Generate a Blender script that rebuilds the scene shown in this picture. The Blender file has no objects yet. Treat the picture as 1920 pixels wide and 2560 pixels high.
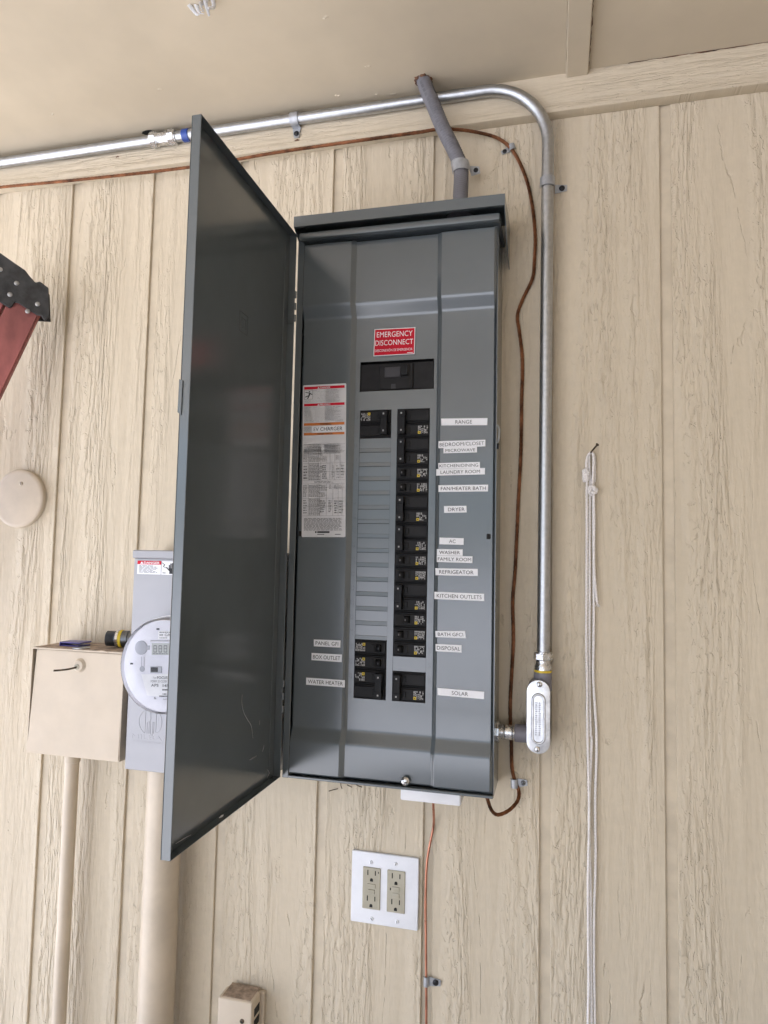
import bpy, bmesh, math, random
from mathutils import Vector, Matrix
random.seed(7)
scene = bpy.context.scene
col = scene.collection

# ---------------------------------------------------------------- camera
CAM = (0.27834, -1.24608, 1.45646); YAW, PITCH, ROLL, FPX = -0.24799, 0.07158, 0.02058, 1709.997
PW, PH = 1920, 2560
def cam_axes():
    cy, sy, cp, sp = math.cos(YAW), math.sin(YAW), math.cos(PITCH), math.sin(PITCH)
    f = Vector((sy*cp, cy*cp, sp)); r = Vector((cy, -sy, 0)); u = r.cross(f)
    return (r*math.cos(ROLL)+u*math.sin(ROLL), -r*math.sin(ROLL)+u*math.cos(ROLL), f)
CR, CU, CF = cam_axes()
cd = bpy.data.cameras.new('camera'); cam = bpy.data.objects.new('camera', cd); col.objects.link(cam)
cd.sensor_fit = 'HORIZONTAL'; cd.sensor_width = 36; cd.lens = FPX/PW*36
cd.clip_start = 0.02; cd.clip_end = 500
cam.matrix_world = Matrix(((CR.x, CU.x, -CF.x, CAM[0]), (CR.y, CU.y, -CF.y, CAM[1]), (CR.z, CU.z, -CF.z, CAM[2]), (0, 0, 0, 1)))
scene.camera = cam
def A(px, py, y):                       # photo pixel -> point on the plane y (parallel to the wall)
    d = CF + CR*((px-PW/2)/FPX) - CU*((py-PH/2)/FPX)
    return Vector(CAM) + d*((y-CAM[1])/d.y)
def AZ(px, py, z):
    d = CF + CR*((px-PW/2)/FPX) - CU*((py-PH/2)/FPX)
    return Vector(CAM) + d*((z-CAM[2])/d.z)

# ---------------------------------------------------------------- sky, sun, exposure
SUN_DIR = Vector((-0.48, 0.10, 0.87)).normalized()
world = bpy.data.worlds.new('World'); scene.world = world; world.use_nodes = True
wn = world.node_tree
bg = wn.nodes['Background']; sky = wn.nodes.new('ShaderNodeTexSky'); sky.sky_type = 'NISHITA'
sky.sun_disc = False; sky.sun_elevation = math.asin(SUN_DIR.z)
sky.sun_rotation = math.atan2(SUN_DIR.x, SUN_DIR.y)
sky.air_density = 1.0; sky.dust_density = 3.0
wn.links.new(sky.outputs[0], bg.inputs[0]); bg.inputs[1].default_value = 0.12
sd = bpy.data.lights.new('sun', 'SUN'); sd.energy = 5.0; sd.angle = math.radians(0.5); sd.color = (1, .98, .96)
sun = bpy.data.objects.new('sun', sd); col.objects.link(sun)
sun.rotation_euler = SUN_DIR.to_track_quat('Z', 'Y').to_euler(); sun.location = (3, 1, 8)
scene.view_settings.view_transform = 'Standard'; scene.view_settings.look = 'None'
scene.view_settings.gamma = 1; scene.view_settings.exposure = 1.98
scene.view_settings.use_white_balance = True; scene.view_settings.white_balance_temperature = 5950; scene.view_settings.white_balance_tint = 12.5
scene.cycles.max_bounces = 7; scene.cycles.diffuse_bounces = 3; scene.cycles.glossy_bounces = 3; scene.cycles.transmission_bounces = 6
scene.cycles.caustics_reflective = False; scene.cycles.caustics_refractive = False

# ---------------------------------------------------------------- materials
MATS = {}
def new_mat(name):
    m = bpy.data.materials.new(name); m.use_nodes = True; MATS[name] = m
    return m, m.node_tree, m.node_tree.nodes['Principled BSDF']
class NT:
    def __init__(s, nt): s.t = nt; s.n = nt.nodes; s.l = nt.links
    def _in(s, sock, v):
        if v is None: return
        if hasattr(v, 'is_output'): s.l.new(v, sock)
        else: sock.default_value = v
    def m(s, op, a, b=None, c=None, clamp=False):
        n = s.n.new('ShaderNodeMath'); n.operation = op; n.use_clamp = clamp
        for i, v in enumerate((a, b, c)): s._in(n.inputs[i], v)
        return n.outputs[0]
    def coord(s, rnd=True):
        tc = s.n.new('ShaderNodeTexCoord')
        if not rnd: return tc.outputs['Object']
        oi = s.n.new('ShaderNodeObjectInfo'); a = s.n.new('ShaderNodeVectorMath'); a.operation = 'MULTIPLY_ADD'
        s.l.new(oi.outputs['Random'], a.inputs[0]); a.inputs[1].default_value = (37., 11., 91.); s.l.new(tc.outputs['Object'], a.inputs[2])
        return a.outputs[0]
    def scale(s, v, sc):
        n = s.n.new('ShaderNodeVectorMath'); n.operation = 'MULTIPLY'; s.l.new(v, n.inputs[0]); n.inputs[1].default_value = sc
        return n.outputs[0]
    def add(s, a, b):
        n = s.n.new('ShaderNodeVectorMath'); n.operation = 'ADD'; s._in(n.inputs[0], a); s._in(n.inputs[1], b); return n.outputs[0]
    def noise(s, v, scale=1., detail=2., rough=.5, dist=0., out=0):
        n = s.n.new('ShaderNodeTexNoise'); s.l.new(v, n.inputs['Vector']); n.inputs['Scale'].default_value = scale
        n.inputs['Detail'].default_value = detail; n.inputs['Roughness'].default_value = rough; n.inputs['Distortion'].default_value = dist
        return n.outputs[out]
    def ramp(s, v, a, b, lo=0., hi=1.):
        n = s.n.new('ShaderNodeMapRange'); s.l.new(v, n.inputs[0]); n.interpolation_type = 'SMOOTHSTEP'
        for i, x in enumerate((a, b, lo, hi)): n.inputs[i+1].default_value = x
        return n.outputs[0]
    def mix(s, f, a, b):
        n = s.n.new('ShaderNodeMix'); n.data_type = 'RGBA'; s._in(n.inputs[0], f); s._in(n.inputs[6], a); s._in(n.inputs[7], b); return n.outputs[2]
    def bump(s, h, strength, dist, normal=None):
        n = s.n.new('ShaderNodeBump'); s.l.new(h, n.inputs['Height']); n.inputs['Strength'].default_value = strength
        n.inputs['Distance'].default_value = dist
        if normal: s.l.new(normal, n.inputs['Normal'])
        return n.outputs[0]
def c4(c): return (c[0], c[1], c[2], 1)
def simple(name, color, rough=.5, metal=0., spec=.5, var=.06, vscale=30., bump=0., bscale=400., bd=.0004, rvar=.0, coat=0., stretch=(1, 1, 1)):
    m, nt, b = new_mat(name); N = NT(nt); co = N.scale(N.coord(), stretch)
    f = N.noise(co, vscale, 4., .6)
    dark = tuple(x*(1-var*2) for x in color); lite = tuple(min(1, x*(1+var*2)) for x in color)
    nt.links.new(N.mix(N.ramp(f, .25, .75), c4(dark), c4(lite)), b.inputs['Base Color'])
    b.inputs['Metallic'].default_value = metal; b.inputs['Specular IOR Level'].default_value = spec
    if rvar: nt.links.new(N.ramp(N.noise(co, vscale*2.3, 4., .6), .2, .8, max(.02, rough-rvar), min(1, rough+rvar)), b.inputs['Roughness'])
    else: b.inputs['Roughness'].default_value = rough
    if bump: nt.links.new(N.bump(N.noise(co, bscale, 3., .55), bump, bd), b.inputs['Normal'])
    if coat: b.inputs['Coat Weight'].default_value = coat
    return m

BEIGE = (.640, .548, .408)
def wood(name, base, along='z', strength=1., fine=1.):
    m, nt, b = new_mat(name); N = NT(nt); co = N.coord()
    sx = N.n.new('ShaderNodeSeparateXYZ'); nt.links.new(co, sx.inputs[0])
    U, V = (sx.outputs['X'], sx.outputs['Z']) if along == 'z' else (sx.outputs['Z'], sx.outputs['X'])
    def uv(a, bb, u=None):
        n = N.n.new('ShaderNodeCombineXYZ'); nt.links.new(N.m('MULTIPLY', u or U, a), n.inputs[0]); nt.links.new(N.m('MULTIPLY', V, bb), n.inputs[1])
        return n.outputs[0]
    zone = N.noise(uv(13., .9), 1., 1.5)                     # smooth, torn and fibrous areas
    jag = N.noise(uv(60., 60.), 1., 3., .65)
    warp = N.m('MULTIPLY', N.m('SUBTRACT', zone, .5), .06)
    vo = N.n.new('ShaderNodeTexVoronoi'); nt.links.new(N.add(uv(4.3, 1.15), (.0, .0, .0)), vo.inputs['Vector']); vo.inputs['Scale'].default_value = 1.; vo.inputs['Randomness'].default_value = .9
    kd = vo.outputs['Distance']; kn = N.ramp(kd, .03, .20, 1., 0.)          # knots bend the figure round them
    Uw = N.m('ADD', N.m('ADD', N.m('ADD', U, warp), N.m('MULTIPLY', jag, .004)), N.m('MULTIPLY', kn, .012))
    f0 = N.noise(uv(120.*fine, 17., Uw), 1., 2., .55)        # fibres standing proud of the sawn face
    fib = N.ramp(f0, .22, .78)
    grain = N.m('MULTIPLY_ADD', jag, .035, N.noise(uv(13., 1.7), 1., 1.5, .45))
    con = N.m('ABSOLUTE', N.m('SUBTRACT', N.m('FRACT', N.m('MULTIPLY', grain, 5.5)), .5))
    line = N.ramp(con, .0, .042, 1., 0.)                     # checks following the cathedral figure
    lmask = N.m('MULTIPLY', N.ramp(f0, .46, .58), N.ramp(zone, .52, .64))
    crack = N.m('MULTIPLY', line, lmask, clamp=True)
    tear = N.m('MULTIPLY', N.ramp(N.noise(uv(170., 60., Uw), 1., 2., .6, .8), .585, .68), N.ramp(zone, .58, .44))
    rough = N.ramp(zone, .40, .60, 1.1, .22)
    oi_ = N.n.new('ShaderNodeObjectInfo'); board = N.m('MULTIPLY_ADD', oi_.outputs['Random'], .55, .62)      # boards differ in roughness
    wave = N.noise(uv(52., 6., Uw), 1., 1., .5)
    h = N.m('MULTIPLY', N.m('ADD', N.m('MULTIPLY', fib, .72), N.m('MULTIPLY', wave, 1.5)), N.m('MULTIPLY', rough, board))
    ring = N.m('MULTIPLY', N.m('SINE', N.m('MULTIPLY_ADD', jag, 9., N.m('MULTIPLY', kd, 120.))), N.m('MULTIPLY', N.ramp(kd, .02, .13, 1., 0.), .32))
    h = N.m('ADD', h, ring)
    h = N.m('SUBTRACT', h, N.m('MULTIPLY', crack, .32))
    h = N.m('SUBTRACT', h, N.m('MULTIPLY', tear, .26))
    low = N.m('MULTIPLY', N.ramp(fib, .45, .05), N.m('MULTIPLY', rough, .012))
    colr = N.mix(N.ramp(jag, .3, .7), c4([x*.985 for x in base]), c4([min(1, x*1.03) for x in base]))
    stain = N.m('MULTIPLY', N.ramp(N.noise(uv(22., .7), 1., 3., .6), .50, .78), .10)
    low = N.m('ADD', low, N.m('ADD', stain, N.m('MULTIPLY', N.ramp(N.noise(uv(3., 3.), 1., 2.), .35, .75), .05)))
    dirt_shade = N.m('ADD', low, N.m('ADD', N.m('MULTIPLY', crack, .10), N.m('MULTIPLY', tear, .01)), clamp=True)  # stains and crack dirt, plus shade of the recesses put into the colour
    colr = N.mix(dirt_shade, colr, c4((base[0]*.36, base[1]*.31, base[2]*.23)))
    nt.links.new(colr, b.inputs['Base Color'])
    b.inputs['Roughness'].default_value = .6; b.inputs['Specular IOR Level'].default_value = .35
    nt.links.new(N.bump(h, strength, .0042), b.inputs['Normal'])
    return m
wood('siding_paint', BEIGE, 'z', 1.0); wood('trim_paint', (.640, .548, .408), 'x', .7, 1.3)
simple('groove_paint', (.63, .538, .40), .55, var=.05, vscale=20, bump=.2, bscale=120, bd=.001)
simple('soffit_paint', (.62, .53, .395), .40, var=.035, vscale=4, bump=.25, bscale=14, bd=.003, spec=.45)
simple('beige_metal', (.63, .53, .405), .45, var=.02, vscale=18, bump=.25, bscale=60, bd=.0008, rvar=.1)
simple('beige_pipe', (.62, .52, .395), .38, var=.05, vscale=10, bump=.2, bscale=50, bd=.0008)
simple('dusty_beige', (.38, .29, .215), .8, var=.22, vscale=60, bump=.5, bscale=300, bd=.001)
simple('blocker_paint', (.50, .43, .33), .7, var=.1, vscale=6, bump=.5, bscale=120, bd=.003)
# powder-coat grey-green enamel with fine orange peel and some rubbed patches
def enamel(name, color, rough):
    m, nt, b = new_mat(name); N = NT(nt); co = N.coord(False)
    f = N.noise(co, 6., 4., .6);
    colr = N.mix(N.ramp(f, .3, .7), c4([x*.95 for x in color]), c4([x*1.05 for x in color]))
    nt.links.new(colr, b.inputs['Base Color'])
    b.inputs['Roughness'].default_value = rough
    b.inputs['Specular IOR Level'].default_value = 1.0
    nt.links.new(N.bump(N.noise(co, 9., 1.5), .12, .002), b.inputs['Normal'])
    return m
enamel('panel_paint', (.100, .116, .125), .20)
enamel('meter_paint', (.36, .355, .375), .38)
simple('galvanised', (.47, .48, .49), .38, metal=1, var=.05, vscale=120, rvar=.07, bump=.05, bscale=200, bd=.0003)
simple('zinc', (.66, .66, .66), .26, metal=1, var=.06, vscale=80, rvar=.08, bump=.2, bscale=150, bd=.0005)
simple('strap_steel', (.42, .43, .45), .4, metal=.5, var=.08, vscale=80)
simple('cast_aluminium', (.70, .71, .73), .38, metal=1, var=.10, vscale=70, rvar=.1, bump=.3, bscale=250, bd=.0006)
simple('screw_black', (.03, .03, .032), .4, metal=.6)
simple('grey_pvc', (.165, .16, .175), .5, var=.06, vscale=40)
simple('grey_cast', (.20, .19, .215), .45, var=.06, vscale=40)
simple('copper_aged', (.185, .078, .036), .40, metal=.85, var=.35, vscale=35, rvar=.12)
simple('copper_bright', (.50, .225, .145), .33, metal=.9, var=.12, vscale=30, rvar=.08)
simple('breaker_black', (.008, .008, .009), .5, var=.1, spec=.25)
simple('breaker_face', (.015, .0145, .0155), .55, var=.1, vscale=60, spec=.25)
simple('breaker_grey', (.060, .058, .064), .5, var=.05, spec=.3)
simple('label_white', (.90, .90, .92), .45, var=.02)
simple('sticker_white', (.76, .75, .76), .5, var=.03)
simple('ink', (.012, .012, .014), .6, var=.05)
simple('ink_grey', (.13, .13, .14), .6, var=.05)
simple('print_white', (.40, .39, .38), .6, var=.05)
simple('sign_red', (.62, .014, .034), .5, var=.04, spec=.15)
simple('sign_orange', (.66, .20, .035), .45, var=.06)
simple('yellow', (.75, .55, .03), .5, var=.08)
simple('white_plastic', (.84, .84, .86), .35, var=.03, vscale=15)
simple('ivory', (.45, .41, .31), .38, var=.05)
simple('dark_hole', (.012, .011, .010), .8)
simple('rust_foam', (.13, .065, .035), .9, var=.4, vscale=80, bump=.8, bscale=120, bd=.003)
simple('rope_cotton', (.90, .85, .81), .85, var=.04, vscale=200, bump=.15, bscale=900, bd=.0006)
simple('iron', (.10, .075, .05), .5, metal=.7, var=.2, vscale=90)
simple('ladder_red', (.36, .115, .105), .6, var=.2, vscale=14, bump=.3, bscale=80, bd=.0008, stretch=(1, 1, .5))
simple('ladder_cap', (.035, .035, .036), .6, var=.3, vscale=35, bump=.5, bscale=90, bd=.001)
simple('rivet', (.40, .40, .40), .45, metal=.9)
simple('blue_band', (.03, .07, .30), .4, var=.1)
simple('blue_plastic', (.08, .07, .30), .35, var=.05)
simple('steel_dark', (.16, .17, .18), .35, metal=.9, var=.2)
simple('dial_white', (.78, .78, .85), .4, var=.02)
simple('lcd', (.50, .52, .50), .3, var=.03)
simple('meter_grey', (.42, .43, .48), .4, var=.04)
simple('door_white', (.70, .70, .70), .5)
simple('concrete', (.46, .455, .445), .85, var=.14, vscale=2.5, bump=.5, bscale=60, bd=.004)
simple('roof_grey', (.25, .22, .20), .9, var=.1, vscale=8)
m, nt, b = new_mat('clear_cover')
tr = nt.nodes.new('ShaderNodeBsdfTransparent'); tr.inputs[0].default_value = (.985, .985, .99, 1)
gg = nt.nodes.new('ShaderNodeBsdfGlossy'); gg.inputs['Roughness'].default_value = .06
fr_n = nt.nodes.new('ShaderNodeFresnel'); fr_n.inputs[0].default_value = 1.28
mx = nt.nodes.new('ShaderNodeMixShader'); nt.links.new(fr_n.outputs[0], mx.inputs[0]); nt.links.new(tr.outputs[0], mx.inputs[1]); nt.links.new(gg.outputs[0], mx.inputs[2])
nt.links.new(mx.outputs[0], nt.nodes['Material Output'].inputs['Surface'])

# ---------------------------------------------------------------- mesh helpers
class MB:
    def __init__(s): s.v = []; s.f = []; s.M = None
    def add(s, vs, fs):
        o = len(s.v)
        for p in vs:
            p = Vector(p); s.v.append(s.M @ p if s.M else p)
        s.f += [tuple(i+o for i in f) for f in fs]; return s
    def box(s, x0, x1, y0, y1, z0, z1):
        return s.add([(x, y, z) for z in (z0, z1) for y in (y0, y1) for x in (x0, x1)],
                     [(0, 2, 3, 1), (4, 5, 7, 6), (0, 1, 5, 4), (2, 6, 7, 3), (0, 4, 6, 2), (1, 3, 7, 5)])
    def prism(s, pts, y0, y1):              # outline in xz, extruded along y
        n = len(pts); s.add([(p[0], y0, p[1]) for p in pts]+[(p[0], y1, p[1]) for p in pts],
            [tuple(range(n)), tuple(range(2*n-1, n-1, -1))]+[(i, i+n, (i+1) % n+n, (i+1) % n) for i in range(n)]); return s
    def quad(s, q, off=0.): return s.add([Vector(p)+Vector((0, off, 0)) for p in q], [(0, 1, 2, 3)])
    def sheet(s, q, t):                     # thin slab from a quad facing -y
        q = [Vector(p) for p in q]; q2 = [p+Vector((0, -t, 0)) for p in q]
        return s.add(q+q2, [(4, 5, 6, 7), (3, 2, 1, 0), (0, 1, 5, 4), (1, 2, 6, 5), (2, 3, 7, 6), (3, 0, 4, 7)])
    def lathe(s, o, axis, prof, n=24, cap=True):    # prof: (distance along axis, radius)
        o = Vector(o); a = Vector(axis).normalized(); t = a.orthogonal().normalized(); w = a.cross(t)
        vs = [o+a*d+(t*math.cos(2*math.pi*k/n)+w*math.sin(2*math.pi*k/n))*r for d, r in prof for k in range(n)]
        fs = [(i*n+k, i*n+(k+1) % n, (i+1)*n+(k+1) % n, (i+1)*n+k) for i in range(len(prof)-1) for k in range(n)]
        if cap: fs += [tuple(range(n-1, -1, -1)), tuple((len(prof)-1)*n+k for k in range(n))]
        return s.add(vs, fs)
    def cyl(s, p0, p1, r, n=20, r2=None):
        p0, p1 = Vector(p0), Vector(p1); return s.lathe(p0, p1-p0, [(0, r), ((p1-p0).length, r if r2 is None else r2)], n)
    def tube(s, pts, r, n=12, twist=0., off=0., phase=0., cap=True, flat=1.):
        pts = [Vector(p) for p in pts]; N = len(pts); T = []
        for i in range(N): T.append((pts[min(i+1, N-1)]-pts[max(i-1, 0)]).normalized())
        u = T[0].orthogonal().normalized(); vs = []; L = 0.
        for i in range(N):
            if i: L += (pts[i]-pts[i-1]).length
            u = (u-T[i]*u.dot(T[i])).normalized(); w = T[i].cross(u); c = pts[i]
            if off:
                an = phase+L*twist; c = c+(u*math.cos(an)+w*math.sin(an))*off
            rr = r(i/(N-1)) if callable(r) else r
            vs += [c+(u*math.cos(2*math.pi*k/n)+w*math.sin(2*math.pi*k/n)*flat)*rr for k in range(n)]
        fs = [(i*n+k, i*n+(k+1) % n, (i+1)*n+(k+1) % n, (i+1)*n+k) for i in range(N-1) for k in range(n)]
        if cap: fs += [tuple(range(n-1, -1, -1)), tuple((N-1)*n+k for k in range(n))]
        return s.add(vs, fs)
    def disc(s, c, r, n=20, ry=None, y=None):        # facing -y
        c = Vector(c); ry = ry or r
        return s.add([c+Vector((r*math.cos(-2*math.pi*k/n), 0, ry*math.sin(-2*math.pi*k/n))) for k in range(n)], [tuple(range(n))])
def spline(P, step):
    P = [Vector(p) for p in P]; Q = [P[0]*2-P[1]]+P+[P[-1]*2-P[-2]]; out = []
    for i in range(1, len(Q)-2):
        a, b, c, d = Q[i-1:i+3]; n = max(1, int((c-b).length/step))
        for k in range(n):
            t = k/n; out.append(.5*((2*b)+(c-a)*t+(2*a-5*b+4*c-d)*t*t+(3*b-a-3*c+d)*t**3))
    out.append(P[-1]); return out
def world_loc(o):
    p = Vector((0, 0, 0))
    while o: p += o.location; o = o.parent
    return p
def build(name, mb, mat, parent=None, loc=None, bevel=0., seg=1, smooth=None, local=False, sharp=35, kind=None):
    bm = bmesh.new(); org = Vector(loc) if loc is not None else (world_loc(parent) if parent else Vector((0, 0, 0)))
    if local: org = Vector((0, 0, 0))
    vs = [bm.verts.new(p-org) for p in mb.v]
    for f in mb.f:
        try: bm.faces.new([vs[i] for i in f])
        except ValueError: pass
    if bevel:
        bmesh.ops.remove_doubles(bm, verts=bm.verts, dist=1e-6)
        bmesh.ops.recalc_face_normals(bm, faces=bm.faces)
        ed = [e for e in bm.edges if len(e.link_faces) == 2 and e.calc_face_angle(0) > math.radians(30)]
        bmesh.ops.bevel(bm, geom=ed, offset=bevel, segments=seg, affect='EDGES', profile=.6, clamp_overlap=True)
    else: bmesh.ops.recalc_face_normals(bm, faces=bm.faces) if len(mb.f) > 1 and kind != 'flat' else None
    me = bpy.data.meshes.new(name); bm.to_mesh(me); bm.free()
    if smooth is not False:
        me.polygons.foreach_set('use_smooth', [True]*len(me.polygons)); me.set_sharp_from_angle(angle=math.radians(sharp))
    me.materials.append(MATS[mat]); o = bpy.data.objects.new(name, me); col.objects.link(o)
    if parent: o.parent = parent
    if loc is not None: o.location = Vector(loc)-(world_loc(parent) if parent else Vector((0, 0, 0)))
    return o
def tag(o, label, cat, group=None):
    o['label'] = label; o['category'] = cat
    if group: o['group'] = group
    return o
def thing(name, label, cat, loc, group=None):
    o = bpy.data.objects.new(name, None); o.empty_display_size = .02; col.objects.link(o); o.location = loc
    return tag(o, label, cat, group)
TXT = {}
def text_geo(s, bold=0.):
    if (s, bold) not in TXT:
        cu = bpy.data.curves.new('t', 'FONT'); cu.body = s; cu.offset = bold; cu.resolution_u = 3; cu.space_character = 1.02
        ob = bpy.data.objects.new('t', cu); me = bpy.data.meshes.new_from_object(ob)
        vs = [v.co.copy() for v in me.vertices]; fs = [tuple(p.vertices) for p in me.polygons]
        bpy.data.meshes.remove(me); bpy.data.objects.remove(ob); bpy.data.curves.remove(cu)
        x0, x1 = min(v.x for v in vs), max(v.x for v in vs); y0, y1 = min(v.y for v in vs), max(v.y for v in vs)
        TXT[(s, bold)] = ([((v.x-x0)/(x1-x0), (v.y-y0)/(y1-y0)) for v in vs], fs, (x1-x0)/(y1-y0))
    return TXT[(s, bold)]
def text_solid(mb, q, s, u0, u1, v0, v1, depth, bold=.0, rot=0):
    cu = bpy.data.curves.new('t', 'FONT'); cu.body = s; cu.offset = bold; cu.resolution_u = 2; cu.extrude = .5
    ob = bpy.data.objects.new('t', cu); me = bpy.data.meshes.new_from_object(ob)
    vs = [v.co.copy() for v in me.vertices]; fs = [tuple(p.vertices) for p in me.polygons]
    bpy.data.meshes.remove(me); bpy.data.objects.remove(ob); bpy.data.curves.remove(cu)
    x0, x1 = min(v.x for v in vs), max(v.x for v in vs); y0, y1 = min(v.y for v in vs), max(v.y for v in vs); out = []
    for v in vs:
        a, b2 = (v.x-x0)/(x1-x0), (v.y-y0)/(y1-y0)
        if rot == -90: a, b2 = b2, 1-a
        out.append(lerp2(q, u0+(u1-u0)*a, v1+(v0-v1)*b2)+Vector((0, -(v.z+.5)*depth+.0001, 0)))
    mb.add(out, fs); return mb
def lerp2(q, u, v):     # q = TL, TR, BR, BL ; v measured downward
    return (q[0]*(1-u)+q[1]*u)*(1-v)+(q[3]*(1-u)+q[2]*u)*v
def text_on(mb, q, s, u0, u1, v0, v1, lift=.0004, bold=.012, rot=0):
    uv, fs, _ = text_geo(s, bold); vs = []
    for a, b2 in uv:
        if rot == -90: a, b2 = b2, 1-a
        vs.append(lerp2(q, u0+(u1-u0)*a, v1+(v0-v1)*b2)+Vector((0, -lift, 0)))
    mb.add(vs, fs); return mb
def rect_on(mb, q, u0, u1, v0, v1, lift=.0003):
    return mb.add([lerp2(q, a, b2)+Vector((0, -lift, 0)) for a, b2 in ((u0, v1), (u1, v1), (u1, v0), (u0, v0))], [(0, 1, 2, 3)])
def fine_print(mb, q, u0, u1, v0, v1, rows, fill=.55, lift=.0003, ww=(.03, .10), ragged=.25):
    h = (v1-v0)/rows
    for r in range(rows):
        u = u0; end = u1-(u1-u0)*random.random()*ragged
        while u < end-.01:
            w = min(random.uniform(*ww), end-u); rect_on(mb, q, u, u+w, v0+h*r+h*(1-fill)/2, v0+h*r+h*(1+fill)/2, lift); u += w+ww[0]*.45
def screw_at(parent, c, axis, r, mat='zinc', slot=True, angle=.6, name='screw'):
    a = Vector(axis).normalized(); m = MB().lathe(c, a, [(0, r), (r*.25, r), (r*.45, r*.8), (r*.55, r*.35)], 16)
    o = build(name, m, mat, parent)
    if slot:
        t = a.orthogonal().normalized(); t = Matrix.Rotation(angle, 3, a) @ t; w = a.cross(t)
        p = Vector(c)+a*(r*.56)
        mb = MB()
        for d, e in ((t, w), (w, t)) if slot == 'x' else ((t, w),):
            mb.add([p-d*r*.7-e*r*.13, p+d*r*.7-e*r*.13, p+d*r*.7+e*r*.13, p-d*r*.7+e*r*.13,], [(0, 1, 2, 3)]); p = p+a*.0001
        build('screw_slot', mb, 'dark_hole', o)
    return o

# ---------------------------------------------------------------- ground and house
g = build('ground', MB().add([(-150, -150, 0), (150, -150, 0), (150, 150, 0), (-150, 150, 0)], [(0, 1, 2, 3)]), 'concrete'); g['kind'] = 'structure'
ZS, ZF = 2.349, 2.2765
XL, XR, EAVE = -2.3, 1.0, -5.0  # unseen extent of the cover, shaped so light comes mainly from the left
house = thing('house', 'beige house wall of grooved rough sawn siding under a painted soffit', 'house', (0, .06, 0))
build('wall', MB().box(XL, XR+.2, .0052, .12, 0, 2.6), 'groove_paint', house)
GX = -0.1554; k = -12
gx = GX+.2032*k
while gx < XR:
    x0, x1 = max(gx+.0185, XL), min(gx+.2032, XR)
    if x1-x0 > .02:
        mb = MB().box(-(x1-x0)/2, (x1-x0)/2, -.0035, .0035, 0, ZS)
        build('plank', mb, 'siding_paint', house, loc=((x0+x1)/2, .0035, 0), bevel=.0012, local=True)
    gx += .2032
# frieze board along the top of the wall with a small lip moulding under it
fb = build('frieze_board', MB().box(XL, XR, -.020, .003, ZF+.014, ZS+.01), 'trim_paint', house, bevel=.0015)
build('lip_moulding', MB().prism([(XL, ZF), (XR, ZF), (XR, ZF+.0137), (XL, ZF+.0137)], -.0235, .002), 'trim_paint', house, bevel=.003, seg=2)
sf = build('soffit', MB().box(XL, .2945, EAVE, .1, ZS, ZS+.02), 'soffit_paint', house, bevel=.001)
build('soffit', MB().box(.2965, XR+.02, EAVE, .1, ZS+.001, ZS+.021), 'soffit_paint', house, bevel=.001)
build('batten', MB().box(.2935, .3315, EAVE, -.0195, ZS-.009, ZS+.002), 'soffit_paint', sf, bevel=.0015)
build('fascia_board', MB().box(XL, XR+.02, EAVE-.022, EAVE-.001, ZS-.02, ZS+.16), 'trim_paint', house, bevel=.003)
mbr = MB().add([(XL-.04, EAVE-.08, ZS+.165), (5, EAVE-.08, ZS+.165), (5, 4.2, 4.0), (XL-.04, 4.2, 4.0), (XL-.04, EAVE-.08, ZS+.19), (5, EAVE-.08, ZS+.19), (5, 4.2, 4.03), (XL-.04, 4.2, 4.03)],
   [(0, 3, 2, 1), (4, 5, 6, 7), (0, 1, 5, 4), (1, 2, 6, 5), (2, 3, 7, 6), (3, 0, 4, 7)])
build('roof', mbr, 'roof_grey', house)
# unseen wall added right of the frame to block light and set the fill
build('blocker_wall', MB().box(XR, XR+.2, -6.4, .0, 0, 2.75), 'blocker_paint', house)
build('rear_wall', MB().box(XL, XL+.1, .13, 4., 0, 2.6), 'groove_paint', house)

# holes and blemishes in the soffit
c = AZ(1058, 201, ZS)
mb = MB(); n = 26; vs = []
for j, (rr, dz) in enumerate(((.0128, -.0035), (.0155, -.002), (.0172, .001))):
    for i in range(n):
        a = 2*math.pi*i/n; w = rr*(1+.10*math.sin(i*2.7+j)+.08*math.sin(i*1.3)); vs.append(c+Vector((w*math.cos(a), w*math.sin(a), dz*(1+.5*math.sin(i*4.1)))))
mb.add(vs, [(j*n+i, j*n+(i+1) % n, (j+1)*n+(i+1) % n, (j+1)*n+i) for j in range(2) for i in range(n)])
build('torn_hole_edge', mb, 'rust_foam', sf)
def soffit_hole_disc(px, py, rx, ry, name='hole', mat='dark_hole'):
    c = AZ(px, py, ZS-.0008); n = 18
    mb = MB().add([c+Vector((rx*math.cos(2*math.pi*i/n)*(1+.12*math.sin(i*3)), ry*math.sin(2*math.pi*i/n), 0)) for i in range(n)], [tuple(range(n))])  # flat dark disc; the hole's inner shade is put into its colour
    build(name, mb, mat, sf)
soffit_hole_disc(372, 331.5, .016, .008)
for px, py in ((65, 380), (135, 286), (293, 343), (815, 43), (920, 168), (845, 240), (940, 236), (20+960, 235), (985, 236), (400, 222)):
    c = AZ(px, py, ZS); mb = MB(); n = 7
    for q in range(2):
        o = c+Vector((random.uniform(-.004, .004), random.uniform(-.003, .003), 0)); r = random.uniform(.0015, .0032)
        vs = [o+Vector((r*1.8*math.cos(2*math.pi*i/n), r*math.sin(2*math.pi*i/n), .0002)) for i in range(n)]+[o+Vector((0, 0, -.0018))]
        mb.add(vs, [(i, (i+1) % n, n) for i in range(n)])
    build('paint_fleck', mb, 'soffit_paint', sf)
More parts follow.
